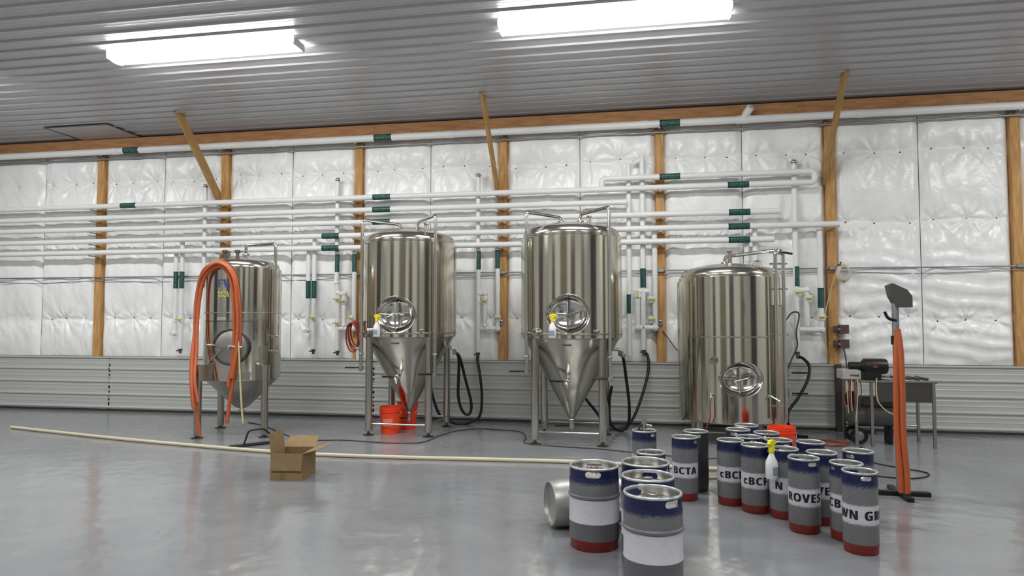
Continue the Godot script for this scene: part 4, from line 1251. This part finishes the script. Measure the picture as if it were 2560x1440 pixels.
func kegs() -> void:
	var half := half_keg(M.keg_half_paint, M.keg_blue)
	var hg := "wide banded kegs in the foreground"
	place_keg(half, "half_keg", "wide keg standing apart at left of the wide group, hand hole facing front", hg, Vector3(-0.30, 0, 5.77), 0.02)
	place_keg(half, "half_keg", "wide keg at the back of the three wide kegs in line", hg, Vector3(0.06, 0, 5.60), 1.35)
	place_keg(half, "half_keg", "wide keg in the middle of the three wide kegs in line", hg, Vector3(0.07, 0, 6.04), -0.1)
	place_keg(half, "half_keg", "nearest wide keg, cut by the bottom edge of the picture", hg, Vector3(0.09, 0, 6.47), 0.74)
	half.queue_free()
	# keg on its side behind, open bare end facing left
	var bare := half_keg(M.keg_bare_paint, M.keg_bare)
	var lie := place_keg(bare, "half_keg", "bare grey keg lying on its side, bottom towards the left, behind the leftmost wide keg", hg, Vector3.ZERO)
	bare.queue_free()
	lie.transform = Transform3D(Basis(Vector3.UP, 0.42) * Basis(Vector3.BACK, -PI / 2), Vector3(-0.66, 0.182, 5.42))
	# slim kegs
	var slim := slim_keg(M.keg_sixth_paint, M.white_rim, M.keg_blue)
	var g := "slim blue-topped kegs grouped at right"
	var list := [
		[0.07, 4.06, "lone slim keg with a tap coupler on top, behind the wide kegs", "", 0.0],
		[0.42, 4.36, "slim keg lettered BCTA standing left of the big group", "BCTA", -0.02],
		[0.80, 4.45, "leftmost slim keg of the big group, lettered CBCI", "cBCI", 0.0],
		[0.97, 4.66, "slim keg lettered CBCF, second along the front of the group", "cBCF", 0.0],
		[1.07, 3.55, "slim keg furthest back in the big group", "", 0.0],
		[0.95, 3.84, "slim keg second from the back, at the group's left", "", 0.0],
		[1.18, 3.99, "slim keg behind, just left of the orange bucket", "", 0.0],
		[0.985, 4.25, "slim keg right behind the leftmost lettered one", "", 0.0],
		[1.21, 4.38, "slim keg in front of the orange bucket", "", 0.0],
		[1.17, 4.79, "slim keg with a spray bottle hung in front of its lettering", "N GR", 0.30],
		[1.46, 4.43, "slim keg standing alone right of the orange bucket", "", 0.0],
		[1.43, 4.90, "slim keg half hidden, lettered VES, behind the ROVES keg", "VES", 0.30],
		[1.24, 5.15, "slim keg in front lettered ROVES", "ROVES", 0.0],
		[1.73, 4.79, "rightmost slim keg, at the back without visible lettering", "", 0.0],
		[1.50, 5.29, "slim keg mostly hidden, lettered CB, behind the front right keg", "CB", -0.85],
		[1.51, 5.56, "front right slim keg lettered WN GRO, nearest of its group", "WN GRO", 0.22],
	]
	var kn := 0
	for q in list:
		var to_cam := atan2(0.0 - q[0], 10.66 - q[1])
		var k := place_keg(slim, "slim_keg", q[2], g, Vector3(q[0], 0, q[1]), to_cam + q[4])
		if q[3] != "":
			letters(k, q[3], 0.060, 0.1136, M.black_paint, 0.265, 0.0)
		var spin: float = {"ROVES": 0.62, "N GR": 0.35, "BCTA": 1.15, "cBCI": 1.2, "cBCF": 1.35}.get(q[3], 0.9 + 0.37 * kn)
		(k.get_node("chime") as Node3D).rotation.y = spin
		kn += 1
		if q[2].contains("coupler"):
			var cb := MB.new()
			cb.lathe([Vector2(0.034, 0.52), Vector2(0.034, 0.56), Vector2(0.024, 0.57), Vector2(0.024, 0.62), Vector2(0.015, 0.625), Vector2(0.015, 0.66), Vector2(0, 0.665)], 16)
			cb.tube([Vector3(0, 0.60, 0), Vector3(0.07, 0.585, 0.02)], 0.013, 10)
			var c := part(k, "tap_coupler", cb.mesh(), M.polished_steel)
			part(c, "lever", m_tube([Vector3(-0.01, 0.61, 0), Vector3(-0.045, 0.58, 0.03), Vector3(-0.05, 0.55, 0.04)], 0.012, 8), M.black_plastic)
	slim.queue_free()
	# two dark unpainted ones
	var dark := slim_keg(M.dark_keg, M.white_rim, M.dark_keg)
	var dg := "dark unpainted slim kegs"
	place_keg(dark, "slim_keg", "dark unpainted slim keg behind the keg lettered BCTA", dg, Vector3(0.545, 0, 4.02))
	place_keg(dark, "slim_keg", "dark unpainted slim keg close behind the wide kegs", dg, Vector3(0.11, 0, 5.14))
	dark.queue_free()
	# buckets
	bucket("orange plastic bucket standing behind the slim kegs", Vector3(1.63, 0, 2.39), 0.0, 0.0)
	bucket("front orange bucket under the tall tank's cone", Vector3(-3.42, 0, 1.44), 0.0, 0.0, true)
	bucket("rear orange bucket leaning beside the tall tank's cone tip", Vector3(-3.33, 0.0, 1.02), 0.0, -0.05)
	# spray bottles
	spray("spray bottle with yellow trigger hung on the taller left tank's manway", Vector3(-3.215 - 0.232, 1.36, 1.24 + 0.685), -0.4)
	spray("spray bottle with yellow trigger hung on the middle tank's manway", Vector3(-0.85 - 0.17, 1.36, 1.52 + 0.71), -0.3)
	spray("spray bottle with yellow trigger hanging among the slim kegs", Vector3(1.055, 0.325, 4.905), 0.9)

func bucket(label: String, at: Vector3, turn: float, lean: float, marked := false) -> void:
	var t := thing("bucket", label, "bucket", at, turn, "orange plastic buckets")
	t.rotation.z = lean
	part(t, "pail", m_lathe([Vector2(0, 0.003), Vector2(0.130, 0.0), Vector2(0.133, 0.004), Vector2(0.148, 0.30), Vector2(0.158, 0.302), Vector2(0.158, 0.315), Vector2(0.1495, 0.317), Vector2(0.150, 0.335), Vector2(0.156, 0.337), Vector2(0.156, 0.347), Vector2(0.1505, 0.349), Vector2(0.152, 0.364), Vector2(0.156, 0.368), Vector2(0.149, 0.370), Vector2(0.145, 0.34), Vector2(0.128, 0.008), Vector2(0, 0.008)], 40, 30), M.orange_plastic)
	if marked:
		part(t, "print", curved_label(0.1385, 0.145, -0.5, 0.55, 0.115, 0.21), M.orange_label).set_meta("label", "faded pale print")
	var hp := []
	for i in 13:
		var a := PI * i / 12.0
		hp.append(Vector3(cos(a) * 0.16, 0.305 - sin(a) * 0.12, sin(a) * 0.105))
	part(t, "bail_handle", m_tube(hp, 0.004, 6), M.dull_steel)

func curved_label(r0: float, r1: float, a0: float, a1: float, y0: float, y1: float) -> ArrayMesh:
	var b := MB.new()
	b.lathe([Vector2(r0 + 0.001, y0), Vector2(r1 + 0.001, y1)], 14, 30, a0, a1)
	return b.mesh()

func spray(label: String, at: Vector3, turn: float) -> void:
	var t := thing("spray_bottle", label, "spray bottle", at, turn, "spray bottles with yellow triggers")
	part(t, "bottle", m_lathe([Vector2(0, 0.0), Vector2(0.044, 0.0), Vector2(0.048, 0.006), Vector2(0.048, 0.10), Vector2(0.045, 0.135), Vector2(0.030, 0.165), Vector2(0.020, 0.19), Vector2(0.017, 0.20), Vector2(0.017, 0.212), Vector2(0, 0.212)], 24, 40), M.white_plastic)
	part(t, "collar", m_lathe([Vector2(0, 0.205), Vector2(0.022, 0.205), Vector2(0.022, 0.24), Vector2(0, 0.24)], 16), M.yellow_plastic)
	var hb := MB.new()
	hb.slab(PackedVector2Array([Vector2(-0.045, 0.275), Vector2(-0.030, 0.300), Vector2(0.020, 0.305), Vector2(0.062, 0.292), Vector2(0.062, 0.272), Vector2(0.030, 0.266), Vector2(0.014, 0.238), Vector2(-0.016, 0.238), Vector2(-0.020, 0.262)]), -0.014, 0.014)
	var head := part(t, "spray_head", hb.mesh(), M.yellow_plastic)
	part(head, "trigger", m_tube([Vector3(0.036, 0.272, 0), Vector3(0.046, 0.25, 0), Vector3(0.040, 0.225, 0)], 0.006, 8), M.yellow_plastic)
	part(t, "printed_label", m_lathe_strip(0.0483, -0.9, 0.9, 0.03, 0.095), M.blue_print)

func m_lathe_strip(r: float, a0: float, a1: float, y0: float, y1: float) -> ArrayMesh:
	var b := MB.new()
	b.lathe([Vector2(r, y0), Vector2(r + 0.0006, y0), Vector2(r + 0.0006, y1), Vector2(r, y1)], 12, 30, a0, a1)
	return b.mesh()

# ---------------------------------------------------------------- things on the floor, hoses
func floor_things() -> void:
	# pale transfer hose across the floor
	var r := 0.022
	var tan := []
	for q in [[-9.0, 2.10], [-7.6, 2.46], [-6.56, 2.71], [-5.35, 2.95], [-4.25, 3.14], [-3.63, 3.19], [-2.66, 3.18], [-1.74, 3.12], [-0.75, 3.07], [-0.1, 3.10], [0.5, 3.14], [0.85, 3.16], [1.5, 3.08], [2.1, 3.05]]:
		tan.append(Vector3(q[0], r, q[1]))
	solo("transfer_hose", "long pale tan hose snaking across the whole floor", "hose", m_tube(smooth(tan, 6), r, 12), M.tan_hose)
	var tan2 := []
	for q in [[2.1, 3.30], [1.4, 3.30], [1.02, 3.36], [0.90, 3.46], [0.74, 3.55], [0.50, 3.60], [0.30, 3.62], [0.20, 3.45], [0.14, 3.0], [0.10, 2.4]]:
		tan2.append(Vector3(q[0], 0.012, q[1]))
	solo("transfer_hose", "thinner yellowish hose curving on the floor between the keg groups", "hose", m_tube(smooth(tan2, 6), 0.012, 8), M.rope)
	var cab := []
	for q in [[-5.91, 0.96], [-5.50, 1.21], [-4.94, 1.74], [-4.60, 2.05], [-4.35, 2.20], [-4.07, 2.22], [-3.85, 2.16], [-3.56, 2.19], [-3.21, 2.25], [-2.84, 2.21], [-2.70, 2.03], [-2.65, 1.59], [-2.52, 1.14], [-2.24, 0.92], [-2.00, 0.95], [-1.63, 1.07], [-1.47, 1.53], [-1.40, 1.96], [-0.95, 2.10], [-0.45, 2.18], [-0.06, 2.32], [0.58, 2.52], [0.89, 2.51], [1.4, 2.0]]:
		cab.append(Vector3(q[0], 0.007, q[1]))
	solo("floor_cable", "thin dark cable wandering over the floor past the tank legs", "cable", m_tube(smooth(cab, 6), 0.007, 6), M.cable_dark)
	var oc := []
	for i in 60:
		var a := i * 0.62
		oc.append(Vector3(2.42 + cos(a) * (0.20 + 0.06 * sin(i * 1.7)), 0.008 + 0.012 * absf(sin(i * 0.9)), 1.25 + sin(a) * (0.20 + 0.05 * cos(i * 2.3))))
	solo("extension_cord", "tangle of reddish orange cord on the floor by the machine", "cord", m_tube(smooth(oc, 3), 0.007, 5), M.cable_orange)
	var bc := []
	for q in [[2.75, 1.5], [2.45, 1.9], [2.6, 2.5], [2.95, 2.9], [2.7, 3.2], [2.3, 3.1], [2.05, 2.7]]:
		bc.append(Vector3(q[0], 0.008, q[1]))
	solo("floor_cable", "thin black cable curling on the floor at right", "cable", m_tube(smooth(bc, 6), 0.007, 6), M.rubber_black)
	# black glycol hoses
	var hoses := [
		["black hose looped beside the taller left tank", [[-2.53, 1.14, 1.30], [-2.50, 1.05, 1.18], [-2.545, 0.80, 1.0], [-2.575, 0.45, 0.9], [-2.52, 0.24, 0.85], [-2.43, 0.20, 0.82], [-2.40, 0.36, 0.82], [-2.47, 0.72, 0.9], [-2.51, 1.06, 1.10], [-2.55, 1.12, 1.24]], M.rubber_black],
		["black hose hanging from the pipe between the tall tanks to the floor", [[-2.445, 1.02, 0.20], [-2.43, 0.98, 0.30], [-2.36, 0.70, 0.40], [-2.33, 0.38, 0.42], [-2.36, 0.12, 0.46], [-2.52, 0.022, 0.52], [-2.72, 0.03, 0.60], [-2.90, 0.14, 0.70], [-3.0, 0.40, 0.75], [-3.05, 0.66, 0.78]], M.rubber_black],
		["black hose falling from the right side of the middle tank", [[-0.21, 1.14, 1.36], [-0.17, 1.05, 1.20], [-0.14, 0.80, 1.06], [-0.10, 0.40, 0.95], [-0.12, 0.10, 0.85], [-0.24, 0.03, 0.85], [-0.36, 0.14, 0.95], [-0.37, 0.45, 1.1], [-0.33, 0.68, 1.25]], M.rubber_black],
		["blue-black hose from the wall pipe right of the middle tank", [[0.13, 1.08, 0.20], [0.17, 1.06, 0.27], [0.18, 0.85, 0.35], [0.08, 0.48, 0.5], [-0.06, 0.15, 0.6], [-0.22, 0.024, 0.65], [-0.42, 0.03, 0.70], [-0.55, 0.24, 0.75], [-0.72, 0.46, 0.8], [-0.80, 0.60, 0.9]], M.blue_rubber],
		["black hose from the wall pipe to the floor right of the short tank", [[2.31, 1.06, 0.20], [2.36, 1.03, 0.30], [2.41, 0.93, 0.40], [2.36, 0.74, 0.50], [2.20, 0.50, 0.62], [2.06, 0.34, 0.72], [2.02, 0.18, 0.85], [2.10, 0.05, 0.95], [2.25, 0.022, 0.9]], M.rubber_black],
	]
	for h in hoses:
		var p := []
		for q in h[1]: p.append(Vector3(q[0], q[1], q[2]))
		var t := thing("jacket_hose", h[0], "hose", p[0], 0, "dark coolant hoses")
		var l := []
		for q in p: l.append(q - p[0])
		part(t, "hose", m_tube(smooth(l, 7), 0.021, 10), h[2])
		part(t, "hose_fitting", m_lathe([Vector2(0, -0.04), Vector2(0.026, -0.04), Vector2(0.026, 0.03), Vector2(0, 0.03)], 12), M.dull_steel)
	# red-brown hose coil hung left of the tall tank
	var coil := thing("hose_coil", "coil of red-brown hose hung left of the taller left tank", "hose", Vector3(-3.93, 1.40, 1.50))
	for j in 4:
		var ring := []
		var w := 0.075 + 0.014 * (j % 2); var hh := 0.175 + 0.03 * j / 3.0
		for a in 25:
			ring.append(Vector3(cos(TAU * a / 24) * w - 0.01 * j, sin(TAU * a / 24) * hh - 0.02 * j, 0.02 * j + 0.03 * sin(TAU * a / 24)))
		part(coil, "loop", m_tube(ring, 0.012, 8), M.red_hose)
	part(coil, "hook", m_tube([Vector3(0.0, 0.14, 0.04), Vector3(0.10, 0.17, 0.10), Vector3(0.17, 0.16, 0.20)], 0.010, 8), M.dull_steel)
	part(coil, "gauge", m_lathe([Vector2(0, -0.32), Vector2(0.03, -0.32), Vector2(0.035, -0.24), Vector2(0.028, -0.16), Vector2(0.05, -0.155), Vector2(0.05, -0.14), Vector2(0, -0.14)], 14), M.white_enamel, Vector3(0.06, -0.06, 0.03))
	# cardboard box
	cardboard_box()
	# floor squeegee
	var sq := thing("floor_squeegee", "black floor squeegee head with bent frame lying by the cardboard box", "squeegee", Vector3(-4.96, 0, 2.96))
	var bar := Vector3(0.42, 0, -0.52)
	part(sq, "blade", m_tube([Vector3(0, 0.012, 0), bar + Vector3(0, 0.012, 0)], 0.012, 8), M.rubber_black)
	part(sq, "back_bar", m_tube([Vector3(0.0, 0.032, -0.02), bar + Vector3(0, 0.032, -0.02)], 0.010, 8), M.grey_box)
	part(sq, "frame", m_tube(bent([Vector3(0.12, 0.03, -0.16), Vector3(0.17, 0.20, -0.18), Vector3(0.30, 0.21, -0.30), Vector3(0.40, 0.05, -0.46)], 0.04), 0.011, 8), M.black_paint)

func cardboard_box() -> void:
	var t := thing("cardboard_box", "open brown cardboard box standing on the floor", "box", Vector3(-3.44, 0, 4.17), 0.13)
	var w := 0.325; var d := 0.37; var h := 0.26; var th := 0.005
	part(t, "front", m_box(Vector3(0, h / 2, d / 2), Vector3(w, h, th)), M.cardboard)
	part(t, "back", m_box(Vector3(0, h / 2, -d / 2), Vector3(w, h, th)), M.cardboard)
	part(t, "side", m_box(Vector3(-w / 2, h / 2, 0), Vector3(th, h, d)), M.cardboard)
	part(t, "side", m_box(Vector3(w / 2, h / 2, 0), Vector3(th, h, d)), M.cardboard)
	part(t, "bottom", m_box(Vector3(0, 0.004, 0), Vector3(w, th, d)), M.cardboard)
	part(t, "tape", m_box(Vector3(-0.04, 0.045, d / 2 + 0.003), Vector3(0.055, 0.09, 0.001)), M.packing_tape)
	var fl := 0.19
	var flap_a := m_box(Vector3(0, fl / 2, 0), Vector3(d - 0.008, fl, th))
	var flap_b := m_box(Vector3(0, 0.082, 0), Vector3(w - 0.008, 0.164, th))
	var flaps := [[Vector3(-w / 2, h, 0), 0, 0.12], [Vector3(w / 2, h, 0), 0, -1.30], [Vector3(0, h, -d / 2), 0, -0.95], [Vector3(0, h, d / 2 + 0.006), 0, 3.02]]
	for i in 4:
		var f: Array = flaps[i]
		var o := part(t, "flap", flap_a if i < 2 else flap_b, M.cardboard)
		var b := Basis.IDENTITY
		if i < 2:
			b = Basis(Vector3.BACK, f[2]) * Basis(Vector3.UP, PI / 2)
		else:
			b = Basis(Vector3.RIGHT, f[2])
		o.transform = Transform3D(b, f[0])

# ---------------------------------------------------------------- machine and hose stand at right
func machine() -> void:
	var t := thing("filling_machine", "steel bench machine with black motor at far right by the wall", "machine", Vector3(2.73, 0, 1.37))
	for q in [[0.0, 0.0], [0.19, -0.02], [0.9, 0.0], [0.0, -0.5], [0.9, -0.5]]:
		part(t, "leg", m_box(Vector3(q[0], 0.40, q[1]), Vector3(0.035, 0.80, 0.035), 0.004), M.dull_steel)
	part(t, "bench_top", m_box(Vector3(0.45, 0.815, -0.25), Vector3(0.98, 0.03, 0.56), 0.006), M.dull_steel)
	part(t, "apron", m_box(Vector3(0.56, 0.68, 0.0), Vector3(0.66, 0.24, 0.02), 0.004), M.dark_steel)
	for k in 3:
		part(t, "rail", m_tube([Vector3(0.15, 0.86 + 0.0 * k, -0.05 - 0.1 * k), Vector3(0.95, 0.80, -0.02 - 0.1 * k)], 0.012, 8), M.dull_steel)
	part(t, "stretcher", m_tube([Vector3(0, 0.2, -0.5), Vector3(0.9, 0.2, -0.5)], 0.014, 8), M.dull_steel)
	for k in 6:
		part(t, "conveyor_roller", m_tube([Vector3(0.36 + 0.1 * k, 0.845, -0.44), Vector3(0.36 + 0.1 * k, 0.845, -0.06)], 0.016, 8), M.dark_steel)
	part(t, "pump_head", m_lathe([Vector2(0, 0), Vector2(0.06, 0.0), Vector2(0.075, 0.03), Vector2(0.075, 0.12), Vector2(0.04, 0.17), Vector2(0, 0.18)], 18), M.black_plastic, Vector3(-0.02, 0.50, -0.14))
	part(t, "pump_bracket", m_box(Vector3(-0.02, 0.74, -0.16), Vector3(0.03, 0.16, 0.03), 0.003), M.dark_steel)
	part(t, "control_box", m_box(Vector3(-0.07, 0.90, -0.06), Vector3(0.20, 0.12, 0.20), 0.006), M.control_grey, Vector3.ZERO, Vector3(0, 0.1, 0))
	part(t, "box_stripe", m_box(Vector3(-0.07, 0.89, 0.045), Vector3(0.20, 0.02, 0.006)), M.brown_box)
	var mb := MB.new()
	mb.x = Transform3D(Basis(Vector3.BACK, PI / 2), Vector3(0.20, 1.0, -0.05))
	mb.lathe([Vector2(0, -0.18), Vector2(0.09, -0.18), Vector2(0.10, -0.15), Vector2(0.10, 0.08), Vector2(0.055, 0.12), Vector2(0.055, 0.26), Vector2(0, 0.27)], 20)
	mb.x = Transform3D.IDENTITY
	mb.box(Vector3(0.20, 0.89, -0.05), Vector3(0.20, 0.13, 0.16), 0.01)
	part(t, "motor", mb.mesh(), M.black_plastic)
	part(t, "motor_badge", m_box(Vector3(0.22, 1.0, 0.055), Vector3(0.05, 0.02, 0.006)), M.red_hose)
	part(t, "switch_plate", m_box(Vector3(0.50, 0.72, 0.018), Vector3(0.09, 0.06, 0.015), 0.003), M.white_enamel)
	# coil of thin lines hanging at the left end
	var rng := RandomNumberGenerator.new(); rng.seed = 71
	for k in 9:
		var x := -0.14 + 0.022 * k
		part(t, "hanging_line", m_tube(smooth([Vector3(x, 0.84, 0.03), Vector3(x + rng.randf_range(-0.02, 0.02), 0.7, 0.05), Vector3(x + rng.randf_range(-0.03, 0.03), 0.55 - rng.randf() * 0.25, 0.03)]), 0.006, 5), [M.red_hose, M.rope, M.cable_dark][k % 3])
	solo("looped_cable", "pale cable looping down the front of the bench machine", "cable", m_tube(smooth([Vector3(2.96, 0.86, 1.43), Vector3(2.95, 0.70, 1.44), Vector3(2.97, 0.56, 1.45), Vector3(3.08, 0.44, 1.46), Vector3(3.25, 0.40, 1.46)]), 0.007, 6), M.rope)
	# wheeled compressor under the bench
	var c := thing("compressor", "grey wheeled compressor parked under the bench machine", "compressor", Vector3(2.99, 0, 1.10))
	var tb := MB.new()
	tb.x = Transform3D(Basis(Vector3.BACK, PI / 2), Vector3(0.0, 0.36, 0))
	tb.lathe([Vector2(0, -0.30), Vector2(0.10, -0.29), Vector2(0.15, -0.25), Vector2(0.15, 0.25), Vector2(0.10, 0.29), Vector2(0, 0.30)], 28, 50)
	part(c, "air_tank", tb.mesh(), M.grey_box)
	part(c, "shroud", m_box(Vector3(0.06, 0.54, 0), Vector3(0.40, 0.12, 0.24), 0.02), M.grey_box)
	for s in [-0.12, 0.12]:
		var wb := MB.new()
		wb.x = Transform3D(Basis(Vector3.RIGHT, PI / 2), Vector3(-0.19, 0.105, s))
		wb.lathe([Vector2(0.0, -0.015), Vector2(0.06, -0.015), Vector2(0.065, -0.022), Vector2(0.105, -0.022), Vector2(0.105, 0.022), Vector2(0.065, 0.022), Vector2(0.06, 0.015), Vector2(0.0, 0.015)], 24)
		var wh := part(c, "wheel", wb.mesh(), M.rubber_black)
		wb = MB.new()
		wb.x = Transform3D(Basis(Vector3.RIGHT, PI / 2), Vector3(-0.19, 0.105, s))
		wb.lathe([Vector2(0.06, 0.0), Vector2(0.06, 0.017), Vector2(0.02, 0.026), Vector2(0, 0.026)], 20)
		part(wh, "hub", wb.mesh(), M.galvanized)
	part(c, "axle_frame", m_box(Vector3(-0.10, 0.15, 0), Vector3(0.24, 0.05, 0.20), 0.006), M.black_plastic)
	part(c, "front_foot", m_box(Vector3(0.2, 0.11, 0), Vector3(0.05, 0.22, 0.18), 0.006), M.black_plastic)
	# hose stand at the right edge
	var s := thing("hose_stand", "grey floor stand with a hook head at the right edge", "stand", Vector3(2.34, 0, 3.90))
	part(s, "pole", m_tube([Vector3(0, 0.03, 0), Vector3(0, 1.74, 0)], 0.03, 14), M.galvanized)
	part(s, "base", m_box(Vector3(0, 0.02, 0), Vector3(0.50, 0.04, 0.06), 0.006), M.black_plastic)
	part(s, "base", m_box(Vector3(0, 0.02, 0), Vector3(0.06, 0.04, 0.50), 0.006), M.black_plastic)
	var hb := MB.new()
	hb.slab(PackedVector2Array([Vector2(-0.10, 0.12), Vector2(-0.06, 0.14), Vector2(0.06, 0.08), Vector2(0.10, 0.02), Vector2(0.10, -0.08), Vector2(-0.03, -0.08), Vector2(-0.08, 0.02)]), -0.05, 0.05)
	part(s, "head", hb.mesh(), M.grey_box, Vector3(0.03, 1.78, 0))
	part(s, "hook", m_tube(smooth([Vector3(0.0, 1.58, 0.02), Vector3(-0.07, 1.60, 0.03), Vector3(-0.10, 1.66, 0.03)]), 0.014, 8), M.black_plastic)
	part(s, "collar", m_lathe([Vector2(0.03, 1.36), Vector2(0.042, 1.36), Vector2(0.042, 1.44), Vector2(0.03, 1.44)], 14), M.black_plastic)
	for q in [["salmon orange hose hanging down the left side of the right-edge stand", -0.025, 0.05], ["salmon orange hose hanging down the front of the right-edge stand", 0.02, 0.07]]:
		var p := [Vector3(0.0, 1.50, 0.045), Vector3(q[1] * 0.6, 1.30, q[2]), Vector3(q[1] - 0.01, 0.95, q[2] + 0.02), Vector3(q[1] - 0.015, 0.55, q[2] + 0.03), Vector3(q[1], 0.25, q[2] + 0.04), Vector3(q[1], 0.05, q[2] + 0.05)]
		solo("stand_hose", q[0], "hose", m_tube(smooth(p), 0.026, 10), M.orange_hose, "hoses on the right-edge stand", Vector3(2.34, 0, 3.90))
